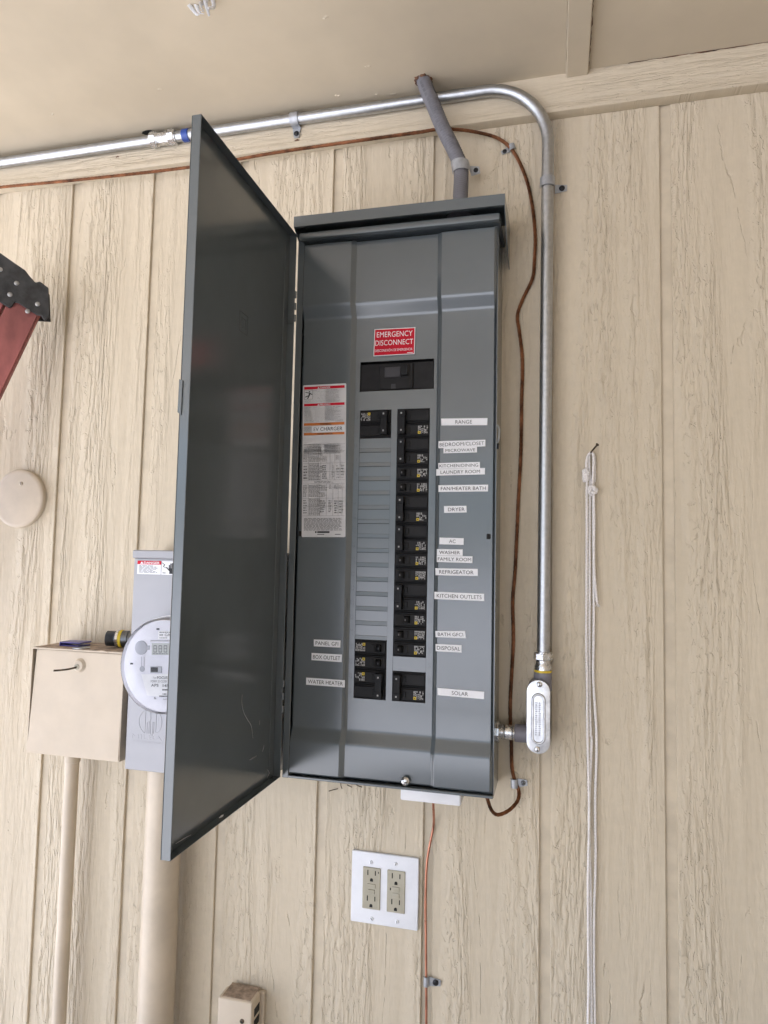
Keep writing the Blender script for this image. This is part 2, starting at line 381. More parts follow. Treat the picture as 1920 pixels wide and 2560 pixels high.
# crumpled scrap of white plastic hanging from the soffit
c = AZ(503, 4, ZS); mb = MB()
for i in range(5):
    a = i*1.3; p = [c+Vector((-.022+.011*i, .004*math.sin(a), -.0005)), c+Vector((-.012+.008*i, .010*math.cos(a), -.012-.004*math.sin(a))), c+Vector((.0+.004*i, .006*math.sin(a*2), -.020+.003*math.cos(a)))]
    mb.tube(spline(p, .003), lambda t: .0045*(1-.6*t), 6, flat=.35)
tag(build('plastic_scrap', mb, 'white_plastic', loc=c), 'crumpled scrap of white plastic stuck to the soffit', 'scrap')

# ---------------------------------------------------------------- electrical panel
D = .0987
panel = thing('electrical_panel', 'grey green outdoor breaker panel with its door swung open', 'breaker panel', (0, 0, 1.075))
BX0, BX1, BZ0, BZ1 = -.1862, .1796, 1.0755, 2.055
mb = MB()
t = .0016
mb.box(BX0, BX1, -.003, 0, BZ0, BZ1)
mb.box(BX0, BX0+t, -.0955, -.003, BZ0, BZ1); mb.box(BX1-t, BX1, -.0905, -.003, BZ0, BZ1)
mb.box(BX0+t, BX1-t, -.0905, -.003, BZ0, BZ0+t); mb.box(BX0+t, BX1-t, -.0905, -.003, BZ1-t, BZ1)
build('enclosure', mb, 'panel_paint', panel, smooth=False)
# front flange frame round the opening (left strip, bottom strip)
mb = MB().box(BX0, BX0+.0115, -.0985, -.0955, BZ0, BZ1-.004)
build('front_flange', mb, 'panel_paint', panel, bevel=.0008)
mb = MB().box(BX0+.012, BX1, -.1010, -.0905, BZ0+.0012, BZ0+.0055)
build('bottom_flange', mb, 'panel_paint', panel, bevel=.0008)
# top drip lip and rain hood
mb = MB().prism([(-.1785, 2.0372), (.1838, 2.0372), (.1838, 2.0497), (-.1785, 2.0497)], -.1165, -.1035)
build('drip_lip', mb, 'panel_paint', panel, bevel=.0035, seg=2)
mb = MB().box(-.1785, .1838, -.1035, -.006, 2.0395, 2.0475)
build('top_channel', mb, 'panel_paint', panel)
hx0, hx1 = -.1835, .1915
mb = MB().add([(hx0, -.1262, 2.0566), (hx1, -.1262, 2.0566), (hx1, -.1268, 2.0757), (hx0, -.1268, 2.0757), (hx1, -.002, 2.0835), (hx0, -.002, 2.0835)], [(0, 1, 2, 3), (3, 2, 4, 5)])
for x in (hx0, hx1):
    mb.add([(x, -.1262, 2.0566), (x, -.1268, 2.0757), (x, -.002, 2.0835), (x, -.002, 1.998), (x, -.045, 2.006)], [(0, 1, 2, 3, 4)])
mb.add([(hx0, -.1262, 2.0566), (hx1, -.1262, 2.0566), (hx1, -.118, 2.0572), (hx0, -.118, 2.0572)], [(0, 1, 2, 3)])
hood = build('rain_hood', mb, 'panel_paint', panel, smooth=False)
md = hood.modifiers.new('thickness', 'SOLIDIFY'); md.thickness = .0014

# ---- dead front: stepped pressing with openings
YMID = -.0880
def sstep(t): t = max(0., min(1., t)); return max(0., min(1., (t-.06)/.88+(.03*math.sin((t-.5)*4) if 0 < t < 1 else 0)))
yS = lambda z: YMID-(D+YMID)*(sstep((z-1.892)/.030) if z > 1.5 else sstep((1.165-z)/.028))
REC = .0058
xa, xb, xc, xd = -.0644, -.0065, .0045, .0628
CL0, CL1, CR0, CR1 = -.0835, -.0745, .0745, .0825
def Yd(x, z):
    r = REC if CL1 <= x <= CR0 else (REC*(x-CL0)/(CL1-CL0) if CL0 < x < CL1 else (REC*(CR1-x)/(CR1-CR0) if CR0 < x < CR1 else 0))
    return yS(z)+r
ZTOP, ZBOT, SLOT0, P = 2.0375, 1.0825, 1.7252, .0254
MZ0, MZ1, MX0, MX1 = 1.7594, 1.8134, -.0659, .0689
zend = SLOT0-20*P
def slot_z(nr): r = (nr-1)//2; return SLOT0-P*(r+.5)
blank36 = (slot_z(36)-P/2, slot_z(36)+P/2)
bl = [slot_z(i) for i in range(5, 33, 2)]
zs_ = sorted({ZTOP, 2.0335, *[1.892+.030*i/8 for i in range(9)], MZ0, MZ1, SLOT0, zend, zend-.0085, *[1.165-.028*i/8 for i in range(9)], 1.0865, ZBOT, blank36[0], blank36[1], bl[0]+P/2, bl[-1]-P/2, 1.47, 1.345, 1.355})
xs_ = sorted({-.1775, -.1735, CL0, CL0+.0015, CL1-.0015, CL1, MX0, xa, xb, xc, xd, MX1, CR0, CR0+.0015, CR1-.0015, CR1, .1690, .1735, .1775})
def hole(x, z):
    if MX0 < x < MX1 and MZ0 < z < MZ1: return True
    if (xa < x < xb or xc < x < xd) and zend < z < SLOT0: return True
    if xc < x < xd and zend-.0085 < z < zend: return False
    return False
mb = MB(); nx = len(xs_)
edge = {-.1775: .006, .1775: .006}
vs = []
for z in zs_:
    for x in xs_:
        y = Yd(x, z)
        if x in edge or z in (ZTOP, ZBOT): y += .005
        vs.append((x, y, z))
fs = []
for j in range(len(zs_)-1):
    for i in range(nx-1):
        if not hole((xs_[i]+xs_[i+1])/2, (zs_[j]+zs_[j+1])/2): fs.append((j*nx+i, j*nx+i+1, (j+1)*nx+i+1, (j+1)*nx+i))
mb.add(vs, fs)
df = build('dead_front', mb, 'panel_paint', panel, sharp=26)
md = df.modifiers.new('thickness', 'SOLIDIFY'); md.thickness = .0012; md.offset = -1
md = df.modifiers.new('crisp', 'EDGE_SPLIT'); md.split_angle = math.radians(40)
# pressed ridges beside the creases
def ridge(x, z0, z1, r, w=.0016):
    pts = [(x, Yd(x, z0+(z1-z0)*i/30)+.0002, z0+(z1-z0)*i/30) for i in range(31)]
    build('pressed_ridge', MB().tube(pts, lambda t: w, 8), 'panel_paint', df)
ridge(.0785, 1.167, 1.890, .001, .0012); ridge(-.0795, 1.167, 1.39, .001, .0012); ridge(.0785, 1.087, 1.137, .001, .0012)
# black sheet added behind the openings, standing in for shade in the gaps
build('gap_shade_sheet', MB().box(-.10, .10, -.055, -.052, 1.12, 1.88), 'breaker_black', panel)
# twist-out plates
def twist_out(xc_, z, w, small=False, top=False):
    h = P-.0008
    y0 = Yd(0, z)
    zt, zb = h/2, -h/2
    zl = zb+.0068
    prof = [(.0004, zt), (.0005, zl+.0004), (.0002, zl-.0004), (-.0001, zb)] if not small else [(0, zt), (0, zb)]
    m = MB(); nn = len(prof)
    m.add([(sx*w/2, py, pz) for py, pz in prof for sx in (-1, 1)], [(2*i, 2*i+2, 2*i+3, 2*i+1) for i in range(nn-1)])
    return m, y0
xl_c, xr_c = (xa+xb)/2, (xc+xd)/2
proto = None
for nr in range(5, 33, 2):
    m, y0 = twist_out(xl_c, slot_z(nr), xb-xa-.0007)
    if proto is None:
        proto = build('twist_out_plate', m, 'panel_paint', df, local=True, sharp=12); o = proto
    else:
        o = proto.copy(); col.objects.link(o)
    o.location = Vector((xl_c, y0+.0003, slot_z(nr)))-world_loc(df)
m, y0 = twist_out(xr_c, slot_z(36), xd-xc-.0007, True)
o = build('twist_out_plate', m, 'panel_paint', df, local=True); o.location = Vector((xr_c, y0+.0006, slot_z(36)))-world_loc(df)
# slot numbers pressed into the sheet
for nr in range(1, 41):
    left = nr % 2 == 1; z = slot_z(nr); x = -.0712 if left else .0690
    hh = .0052 if nr < 10 else .0098
    q = [Vector((x-.0026, Yd(0, z), z+hh/2)), Vector((x+.0026, Yd(0, z), z+hh/2)), Vector((x+.0026, Yd(0, z), z-hh/2)), Vector((x-.0026, Yd(0, z), z-hh/2))]
    build('slot_number', text_solid(MB(), q, str(nr), 0, 1, 0, 1, .0008, .0, -90), 'panel_paint', df, smooth=False)
# key holes and the cover screw
for px, py in ((1221.6, 1341), (751, 1334)):
    p = A(px, py, -.0884); build('latch_slot', MB().box(p.x-.0033, p.x+.0033, -.0887, -.0870, p.z-.0046, p.z+.0046), 'dark_hole', df, bevel=.0006)
p = A(1014, 1952, -.097)
sc = build('cover_screw', MB().lathe((p.x, -.0985, p.z), (0, -1, 0), [(0, .0075), (.001, .0078), (.003, .0068), (.0048, .0042), (.0054, .0012)], 24), 'zinc', panel)
build('screw_slot', MB().box(p.x-.0042, p.x+.0042, -.1042, -.1030, p.z-.0006, p.z+.0006), 'dark_hole', sc)
p = A(1243, 1080, -.09)
lt = MB().tube(spline([(.1805, -.090, p.z+.012), (.1838, -.092, p.z+.004), (.1832, -.092, p.z-.012), (.1805, -.088, p.z-.018)], .003), .0016, 8)
build('latch_clip', lt, 'galvanised', panel)
build('latch_catch', MB().box(.1797, .1830, -.0885, -.0815, p.z-.028, p.z-.019), 'breaker_black', panel, bevel=.0008)

# ---- door (tray pressing, hinged on the left, standing open at a right angle)
DX0, DX1, DY0, DY1, DZ0, DZ1 = -.2032, -.1885, -.1005, -.4525, 1.0765, 2.0545
mb = MB(); t = .0013
mb.box(DX0, DX0+t, DY1, DY0, DZ0, DZ1)
mb.box(DX0+t, DX1, DY1, DY1+t, DZ0, DZ1); mb.box(DX0+t, DX1, DY0-t, DY0, DZ0, DZ1)
mb.box(DX0+t, DX1, DY1+t, DY0-t, DZ0, DZ0+t); mb.box(DX0+t, DX1, DY1+t, DY0-t, DZ1-t, DZ1)
door = build('door', mb, 'panel_paint', panel, smooth=False)
md = door.modifiers.new('edge', 'BEVEL'); md.width = .0006; md.segments = 1
door['label'] = 'open grey green panel door seen from its inside'
# shallow inner stiffening lip round the tray
mb = MB(); i0 = .006
mb.box(DX0+t, DX0+t+.0012, DY0-.022, DY0-.016, DZ0+.02, DZ1-.02)
build('stiffening_bead', mb, 'panel_paint', door, bevel=.0004)
# emblem pressed into the door: square with a square hook inside
def door_q(px, py):
    d = CF + CR*((px-PW/2)/FPX) - CU*((py-PH/2)/FPX); tt = (DX0+t+.0002-CAM[0])/d.x; return Vector(CAM)+d*tt
s_ = 400/1382
e = [door_q(400+a*s_, 260+b_*s_) for a, b_ in ((690, 1785), (762, 1830), (755, 2003), (683, 1955))]
ey0 = min(v.y for v in e); ey1 = max(v.y for v in e); ez0 = (e[2].z+e[3].z)/2; ez1 = (e[0].z+e[1].z)/2
mb = MB(); w = .0013
def bar(ya, yb, za, zb): mb.box(DX0+t, DX0+t+.0009, min(ya, yb), max(ya, yb), min(za, zb), max(za, zb))
Ly, Lz = ey1-ey0, ez1-ez0
bar(ey0, ey0+w, ez0, ez1); bar(ey1-w, ey1, ez0, ez1); bar(ey0+w, ey1-w, ez0, ez0+w); bar(ey0+w, ey1-w, ez1-w, ez1)
bar(ey0+.25*Ly, ey0+.25*Ly+w, ez0+.25*Lz, ez0+.75*Lz); bar(ey0+.72*Ly, ey0+.72*Ly+w, ez0+.25*Lz, ez0+.75*Lz)
bar(ey0+.25*Ly+w, ey0+.72*Ly, ez0+.75*Lz-w, ez0+.75*Lz); bar(ey0+.25*Ly+w, ey0+.45*Ly, ez0+.25*Lz, ez0+.25*Lz+w)
build('emblem', mb, 'panel_paint', door)
for pz in (1.9185, 1.2155):
    mb = MB().box(DX1-.0125, DX1-.0008, DY0-.0028, DY0-.0013, pz-.032, pz+.032)
    h_ = build('hinge', mb, 'panel_paint', door, bevel=.0004)
    for dz in (-.022, .0, .022):
        build('hinge_knuckle', MB().cyl((DX1+.0005, DY0-.001, pz+dz-.006), (DX1+.0005, DY0-.001, pz+dz+.006), .0026, 12), 'panel_paint', h_)
zc = A(466, 1000, DY1).z
build('latch_tab', MB().prism([(DX0-.0015, zc-.016), (DX0+.004, zc-.020), (DX0+.0045, zc+.026), (DX0-.0010, zc+.028)], DY1-.0018, DY1-.0002), 'panel_paint', door, bevel=.0004)
p = door_q(546, 2052)
build('paint_chip', MB().tube([(DX1-.009, p.y-.006, DZ0+t+.0006), (DX1-.008, p.y, DZ0+t+.0010), (DX1-.0085, p.y+.006, DZ0+t+.0006)], lambda q: .0016*math.sin(math.pi*(.1+.8*q)), 6), 'white_plastic', door)

# ---- main breaker
mb = MB(); yM = -.0837
build_main = build('main_breaker', MB().box(MX0+.0012, MX1-.0012, yM+.0030, -.056, MZ0+.0012, MZ1-.0042), 'breaker_face', panel, bevel=.0008)
cx0, cx1 = -.0295, .0315
mbk = build('breaker_block', MB().box(cx0, cx1, yM-.0025, yM+.0029, MZ0+.0015, MZ1-.008), 'breaker_face', build_main, bevel=.0008)
build('amp_window', MB().box(cx0+.0105, cx0+.0395, yM-.0048, yM-.0024, MZ0+.0225, MZ1-.0135), 'breaker_grey', build_main, bevel=.0005)
mb = MB().box(cx0+.0412, cx0+.0535, yM-.0105, yM-.0026, MZ0+.0245, MZ1-.0115).box(cx0+.0402, cx0+.0545, yM-.0034, yM-.0026, MZ0+.0205, MZ0+.0243)
build('toggle_handle', mb, 'breaker_black', build_main, bevel=.0012, seg=2)
build('toggle_slot', MB().box(cx0+.0400, cx0+.0548, yM-.0031, yM-.00255, MZ0+.0195, MZ1-.0095), 'dark_hole', build_main)
build('side_channel', MB().box(cx1-.0062, cx1-.0030, yM-.0031, yM-.0024, MZ0+.003, MZ1-.0085), 'dark_hole', build_main)
for a in (.014, .0375): build('rivet_hole', MB().lathe((cx0+a, yM-.0024, MZ0+.0145), (0, -1, 0), [(0, .0016), (.0005, .0016)], 12), 'dark_hole', build_main)
build('test_slot', MB().box(cx0+.0225, cx0+.0310, yM-.0034, yM-.0024, MZ0+.0018, MZ0+.0105), 'breaker_grey', build_main, bevel=.0006)
build('test_gap', MB().box(cx0+.0200, cx0+.0223, yM-.0030, yM-.0024, MZ0+.0018, MZ0+.0100), 'dark_hole', build_main)

# ---- branch breakers
HW = .0286
def face_marks(x0, x1, z0, z1, y):
    m = MB(); q = [Vector((x0, y, z1)), Vector((x1, y, z1)), Vector((x1, y, z0)), Vector((x0, y, z0))]
    cols = 7; rr = 3
    for i in range(cols):
        v = 0.
        while v < .95:
            hgt = random.uniform(.08, .3)
            if not (i < 2 and v > .55) and random.random() < .72:
                rect_on(m, q, (i+.08)/cols, (i+random.choice((.6, .8, .95)))/cols, v, min(1, v+hgt), .0)
            v += hgt+.06
    return m
def pole_body(m, zc):
    m.box(-HW, HW, -.0006, .028, zc-.0126, zc+.0126)
    m.box(-HW+.0016, HW-.0008, -.0036, -.0007, zc-.0092, zc+.0088)
    m.box(-HW+.002, HW-.001, -.0024, -.0007, zc+.0102, zc+.0117); m.box(-HW+.002, HW-.001, -.0024, -.0007, zc-.0118, zc-.0104)
def make_breaker(poles, off=False):
    """built once per kind at the origin; face toward -y, handle on the -x side"""
    parts = []
    m = MB(); zcs = (0,) if poles == 1 else (.0127, -.0127)
    for zc in zcs: pole_body(m, zc)
    body = build('circuit_breaker', m, 'breaker_face', None, bevel=.0005)
    if poles == 1:
        m = MB().box(-.0215, -.0005, -.0044, -.0037, -.0072, .0070); build('handle_collar', m, 'dark_hole', body, local=True)
        m = MB(); hx = -.0205 if not off else -.0095
        m.add([(hx, -.0045, -.0062), (hx+.0105, -.0045, -.0062), (hx+.0105, -.0045, .0062), (hx, -.0045, .0062), (hx+.0008, -.0135, -.0052), (hx+.0085, -.0115, -.0052), (hx+.0085, -.0115, .0052), (hx+.0008, -.0135, .0052)],
              [(3, 2, 1, 0), (4, 5, 6, 7), (0, 1, 5, 4), (1, 2, 6, 5), (2, 3, 7, 6), (3, 0, 4, 7)])
        h = build('toggle_handle', m, 'breaker_black', body, local=True, bevel=.0007)
        q = [Vector((hx+.0015, -.0134, .003)), Vector((hx+.0055, -.0124, .003)), Vector((hx+.0055, -.0124, -.003)), Vector((hx+.0015, -.0134, -.003))]
        build('amp_mark', MB().quad([q[3]+Vector((.0012, 0, .0014)), q[2]+Vector((-.0008, 0, .0014)), q[1]+Vector((-.0008, 0, -.0014)), q[0]+Vector((.0012, 0, -.0014))], -.0004), 'ink_grey', h, local=True)
        if not off: build('trip_window', MB().box(-.0075, -.0022, -.0058, -.0046, -.0058, .0058), 'breaker_face', body, local=True, bevel=.0004)
        zl = 0
    else:
        m = MB()
        for zc in zcs:
            m.box(-.0145, -.0035, -.0044, -.0037, zc-.0055, zc+.0055)
        build('handle_collar', m, 'dark_hole', body, local=True)
        for zc in zcs: build('trip_window', MB().box(-.0098, -.0045, -.0060, -.0046, zc-.0048, zc+.0048), 'breaker_black', body, local=True, bevel=.0004)
        m = MB().box(-.0243, -.0125, -.0165, -.0038, -.0192, .0192)
        for zc in (.0150, -.0150): m.box(-.0249, -.0119, -.0172, -.0040, zc-.0062, zc+.0062)
        h = build('handle_tie', m, 'breaker_black', body, local=True, bevel=.0007)
        m = MB()
        for zc in (.0150, -.0150): m.box(-.0198, -.0172, -.01755, -.0171, zc-.0014, zc+.0014)
        build('amp_mark', m, 'print_white', h, local=True)
        zl = -.0127
    m = face_marks(.0088, .0268, zl-.0068, zl+.0068, -.0040)
    build('printed_marks', m, 'print_white', body, local=True)
    build('yellow_mark', MB().box(.0090, .0136, -.0046, -.0038, zl-.0074, zl-.0028), 'yellow', body, local=True)
    build('yellow_mark_print', MB().box(.0104, .0122, -.0050, -.0044, zl-.0060, zl-.0042), 'ink', body, local=True)
    return body
def copy_tree(o, parent):
    cpy = o.copy(); col.objects.link(cpy); cpy.parent = parent
    for ch in o.children: copy_tree(ch, cpy)
    return cpy
KIND = {}
def place_breaker(key, x, z, left):
    first = key not in KIND
    if first:
        KIND[key] = make_breaker(int(key[0]), 'off' in key); o = KIND[key]; o.parent = panel
    else: o = copy_tree(KIND[key], panel)
    o.location = Vector((x, -.0810, z))-world_loc(panel)
    o.rotation_euler = (0, math.pi if left else 0, 0)
row = [('2', 2), ('2', 6), ('1', 10), ('1', 12), ('2', 14), ('2', 18), ('1', 22), ('1', 24), ('2', 26), ('1off', 30), ('1', 32), ('1', 34), ('2', 38)]
for i_, (kd, nr) in enumerate(row):
    z = slot_z(nr) if kd[0] == '1' else (slot_z(nr)+slot_z(nr+2))/2
    place_breaker(kd+'abc'[i_ % 3], xr_c, z, False)
for kd, nr in (('2a', 1), ('1b', 33), ('1c', 35), ('2b', 37)):
    z = slot_z(nr) if kd[0] == '1' else (slot_z(nr)+slot_z(nr+2))/2
    place_breaker(kd, xl_c, z, True)

# ---- label strips (photo quads laid on the pressing)
def crop(o, s, pts): return [(o[0]+a*s, o[1]+b_*s) for a, b_ in pts]
C4 = ((700, 900), .3858); C5 = ((700, 1400), .42194); C3 = ((700, 480), .3858)
LABELS = [
 ('RANGE', C4, (1045, 380, 1345, 377, 1343, 423, 1046, 425), .31, .67),
 ('BEDROOM/CLOSET', C4, (1028, 527, 1331, 517, 1331, 560, 1027, 572), .025, .975),
 ('MICROWAVE', C4, (1060, 570, 1277, 563, 1277, 600, 1060, 606), .06, .95),
 ('KITCHEN/DINING', C4, (1026, 668, 1295, 661, 1296, 700, 1027, 706), .03, .96),
 ('LAUNDRY ROOM', C4, (1014, 708, 1329, 700, 1328, 742, 1013, 750), .09, .90),
 ('FAN/HEATER BATH', C4, (1027, 812, 1349, 808, 1348, 852, 1027, 855), .05, .955),
 ('DRYER', C4, (1063, 947, 1208, 945, 1210, 988, 1064, 991), .18, .92),
 ('AC', C4, (1035, 1150, 1191, 1155, 1190, 1198, 1033, 1194), .40, .67),
 ('WASHER', C4, (1018, 1225, 1184, 1227, 1184, 1269, 1017, 1267), .09, .90),
 ('FAMILY ROOM', C4, (1017, 1268, 1248, 1272, 1247, 1316, 1017, 1309), .03, .965),
 ('REFRIGEATOR', C5, (921, 48, 1172, 53, 1173, 95, 922, 90), .09, .90),
 ('KITCHEN OUTLETS', C5, (915, 188, 1210, 200, 1210, 243, 915, 231), .05, .95),
 ('BATH GFCI', C5, (921, 420, 1097, 421, 1102, 463, 922, 457), .08, .92),
 ('DISPOSAL', C5, (922, 497, 1076, 504, 1076, 548, 923, 540), .05, .95),
 ('SOLAR', C5, (933, 757, 1210, 780, 1209, 824, 934, 800), .31, .66),
 ('PANEL GFI', C5, (201, 470, 360, 476, 358, 519, 201, 511), .07, .92),
 ('BOX OUTLET', C5, (188, 550, 368, 560, 366, 605, 187, 593), .05, .95),
 ('WATER HEATER', C5, (157, 696, 386, 711, 385, 754, 156, 738), .05, .95)]
for i, (s, (o, sc_), q, u0, u1) in enumerate(LABELS):
    Q = [A(o[0]+q[2*j]*sc_, o[1]+q[2*j+1]*sc_, -.0885) for j in range(4)]
    yy = -.0890-(.0006 if s in ('MICROWAVE', 'LAUNDRY ROOM', 'FAMILY ROOM') else 0)
    if s == 'WATER HEATER' : yy -= .0006
    Q = [Vector((v.x, yy, v.z)) for v in Q]
    o_ = build('label_strip', MB().sheet(Q, .0004), 'label_white', df, smooth=False)
    o_['label'] = 'white strip reading '+s
    build('lettering', text_on(MB(), Q, s, u0, u1, .25, .77, .0006, .0), 'ink', o_)

# ---- red emergency sign
Q = [A(C3[0][0]+a*C3[1], C3[0][1]+b_*C3[1], -.0840) for a, b_ in ((613, 890), (878, 877), (873, 1051), (606, 1066))]
Q = [Vector((v.x, -.0843, v.z)) for v in Q]
sg = build('emergency_sign', MB().sheet(Q, .0004), 'label_white', df, smooth=False); sg['label'] = 'red sticker reading EMERGENCY DISCONNECT'
build('red_field', rect_on(MB(), Q, .018, .982, .028, .972, .0006), 'sign_red', sg)
mb = MB()
text_on(mb, Q, 'EMERGENCY', .065, .935, .115, .315, .0008, .0); text_on(mb, Q, 'DISCONNECT', .035, .955, .425, .62, .0008, .0)
text_on(mb, Q, 'DESCONEXIÓN DE EMERGENCIA', .04, .945, .735, .85, .0008, .0); rect_on(mb, Q, .82, .955, .925, .95, .0008)
build('lettering', mb, 'label_white', sg)

# ---- danger sticker on the left of the dead front
Q = [A(C4[0][0]+a*C4[1], C4[0][1]+b_*C4[1], -.0885) for a, b_ in ((150, 165), (430, 151), (425, 1148), (141, 1148))]
Q = [Vector((v.x, -.0889, v.z)) for v in Q]
mb = MB(); n = 5; pts = []
for (cu, cv, a0) in ((.03, .008, 180), (.97, .008, 270), (.97, .992, 0), (.03, .992, 90)):
    for i in range(n):
        a = math.radians(a0+90*i/(n-1)); pts.append(lerp2(Q, cu+.03*math.cos(a), cv+.008*math.sin(a)))
mb.add(pts[::-1], [tuple(range(len(pts)))])
st = build('danger_sticker', MB().add([p+Vector((0, -.0003, 0)) for p in pts]+pts, [tuple(range(len(pts)))[::-1]]+[(i, (i+1) % len(pts), (i+1) % len(pts)+len(pts), i+len(pts)) for i in range(len(pts))]), 'sticker_white', df, smooth=False)
st['label'] = 'tall white warning sticker with red and orange bands'
mb = MB(); rect_on(mb, Q, .03, .965, .012, .030, .0006); rect_on(mb, Q, .03, .965, .125, .142, .0006); build('red_band', mb, 'sign_red', st)
mb = MB(); rect_on(mb, Q, .03, .965, .254, .271, .0006); rect_on(mb, Q, .03, .965, .318, .335, .0006); build('orange_band', mb, 'sign_orange', st)
mb = MB(); text_on(mb, Q, 'DANGER', .41, .64, .0155, .0275, .0008, .02); text_on(mb, Q, 'PELIGRO', .40, .64, .128, .1395, .0008, .02)
for v in (.0155, .128): mb.add([lerp2(Q, a, b_)+Vector((0, -.0008, 0)) for a, b_ in ((.34, v+.0125), (.395, v+.0125), (.3675, v))], [(0, 1, 2)])
build('lettering', mb, 'sticker_white', st)
mb = MB(); text_on(mb, Q, 'ADVERTENCIA', .34, .70, .321, .333, .0008, .01); text_on(mb, Q, 'WARNING', .40, .66, .2565, .269, .0008, .01); build('lettering', mb, 'ink', st)
mb = MB()
# falling figure pictogram
fu, fv = .04, .034
def bar2(a, b_, w):
    p0, p1 = lerp2(Q, *a), lerp2(Q, *b_); d = (p1-p0).normalized(); e = Vector((d.z, 0, -d.x))*w
    mb.add([p-Vector((0, .0008, 0)) for p in (p0-e, p1-e, p1+e, p0+e)], [(0, 1, 2, 3)])
bar2((.16, .055), (.15, .070), .0013); bar2((.15, .070), (.06, .080), .0008); bar2((.15, .070), (.11, .092), .0009); bar2((.165, .055), (.22, .066), .0007); bar2((.16, .055), (.06, .048), .0006)
mb.add([lerp2(Q, .155+.018*math.cos(a_), .046+.0045*math.sin(a_))-Vector((0, .0008, 0)) for a_ in [2*math.pi*i/10 for i in range(10)]], [tuple(range(10))])
for r in ((.03, .235, .034, .0352), (.03, .235, .0945, .0957), (.03, .036, .034, .0957), (.229, .235, .034, .0957)): rect_on(mb, Q, *r, .0007)
build('pictogram', mb, 'ink', st)
mb = MB()
fine_print(mb, Q, .25, .92, .034, .098, 7, .46); fine_print(mb, Q, .04, .95, .100, .120, 3, .46); fine_print(mb, Q, .04, .95, .146, .249, 12, .46)
fine_print(mb, Q, .03, .19, .276, .312, 9, .5, ragged=.1); fine_print(mb, Q, .04, .95, .460, .392, 7, .48)
fine_print(mb, Q, .25, .80, .401, .416, 2, .4); fine_print(mb, Q, .28, .80, .636, .650, 2, .4)
for (ua, ub, va, vb, rw) in ((.02, .13, .425, .51, 9), (.16, .48, .425, .51, 10), (.46, .62, .425, .46, 4), (.46, .60, .47, .51, 5), (.67, .74, .425, .46, 5), (.78, .97, .43, .45, 3), (.77, .85, .47, .50, 4),
    (.03, .12, .53, .625, 5), (.16, .48, .52, .63, 12), (.46, .58, .53, .625, 7), (.68, .74, .53, .625, 8), (.78, .86, .53, .625, 5), (.89, .97, .53, .625, 5),
    (.02, .13, .66, .74, 9), (.16, .48, .66, .74, 10), (.44, .58, .66, .70, 5), (.44, .56, .71, .74, 4), (.62, .70, .66, .69, 4), (.74, .96, .66, .69, 4),
    (.03, .12, .755, .85, 6), (.16, .48, .75, .86, 13), (.42, .55, .76, .84, 6), (.61, .69, .76, .84, 8), (.74, .82, .76, .85, 6), (.85, .95, .76, .85, 5)):
    fine_print(mb, Q, ua, ub, va, vb, rw, .46, ww=(.02, .06), ragged=.3)
fine_print(mb, Q, .05, .95, .875, .958, 11, .48, ragged=.12)
build('fine_print', mb, 'ink_grey', st)
mb = MB(); wv, wu = .0008, .0035
for v in (.396, .418, .44, .52, .575, .63, .654, .678, .748, .80, .862): rect_on(mb, Q, .015, .98, v, v+wv, .0007)
for u, va, vb in ((.145, .418, .63), (.37, .418, .63), (.43, .418, .63), (.64, .418, .63), (.75, .418, .63), (.87, .46, .63), (.145, .654, .862), (.37, .654, .862), (.41, .654, .862), (.56, .654, .862), (.71, .654, .862), (.83, .69, .862), (.92, .69, .862)): rect_on(mb, Q, u, u+wu, va, vb, .0007)
build('table_lines', mb, 'ink', st)
mb = MB(); rect_on(mb, Q, .36, .64, .962, .973, .0006); rect_on(mb, Q, .31, .345, .962, .973, .0006); rect_on(mb, Q, .36, .52, .980, .984, .0006); rect_on(mb, Q, .76, .89, .980, .984, .0006); build('maker_mark', mb, 'ink', st)
# strip stuck across it
Q2 = [A(C4[0][0]+a*C4[1], C4[0][1]+b_*C4[1], -.0898) for a, b_ in ((207, 431), (421, 422), (420, 465), (206, 473))]
Q2 = [Vector((v.x, -.0901, v.z)) for v in Q2]
o_ = build('label_strip', MB().sheet(Q2, .0003), 'label_white', df, smooth=False); o_['label'] = 'white strip reading EV CHARGER'
build('lettering', text_on(MB(), Q2, 'EV CHARGER', .06, .93, .2, .75, .0006, .0), 'ink', o_)

# ---------------------------------------------------------------- steel conduit
RC = .0108; YH = -.0205-RC
emt = thing('steel_conduit', 'galvanised steel conduit run bending down past the panel', 'conduit', (.2600, -.03, 1.32))
zH = 2.3292; pb0 = A(1185, 231, YH)
pt = [(-1.25, YH, zH), (-.95, YH, zH)]
path = [Vector((-1.3, YH, zH))]
bx = .150; R = .1115; cxv = bx+R
pts = [Vector((-1.3+i*.05, YH, zH)) for i in range(int((bx+1.3)/.05)+1)]
for i in range(25):
    a = math.pi/2*i/24; pts.append(Vector((bx+R*math.sin(a), YH+(.0045)*(i/24), zH-R*(1-math.cos(a)))))
vt = pts[-1]; zcon = A(1355, 1655, -.027).z
for i in range(1, 21): pts.append(Vector((vt.x+(.2562-vt.x)*(i/20)**1, vt.y, vt.z+(zcon-vt.z)*i/20)))
build('pipe', MB().tube(pts, RC, 24), 'galvanised', emt)
def ring_set(parent, name, p, axis, prof, mat, n=24): return build(name, MB().lathe(p, axis, prof, n), mat, parent)
def hexish(parent, name, p, axis, r, L, mat):
    o = build(name, MB().lathe(p, axis, [(0, r*.9), (L*.12, r), (L*.88, r), (L, r*.9)], 8), mat, parent, smooth=False); return o
pc0 = A(378, 350, YH); pc1 = A(443, 341, YH)
x0, x1 = pc0.x, pc1.x
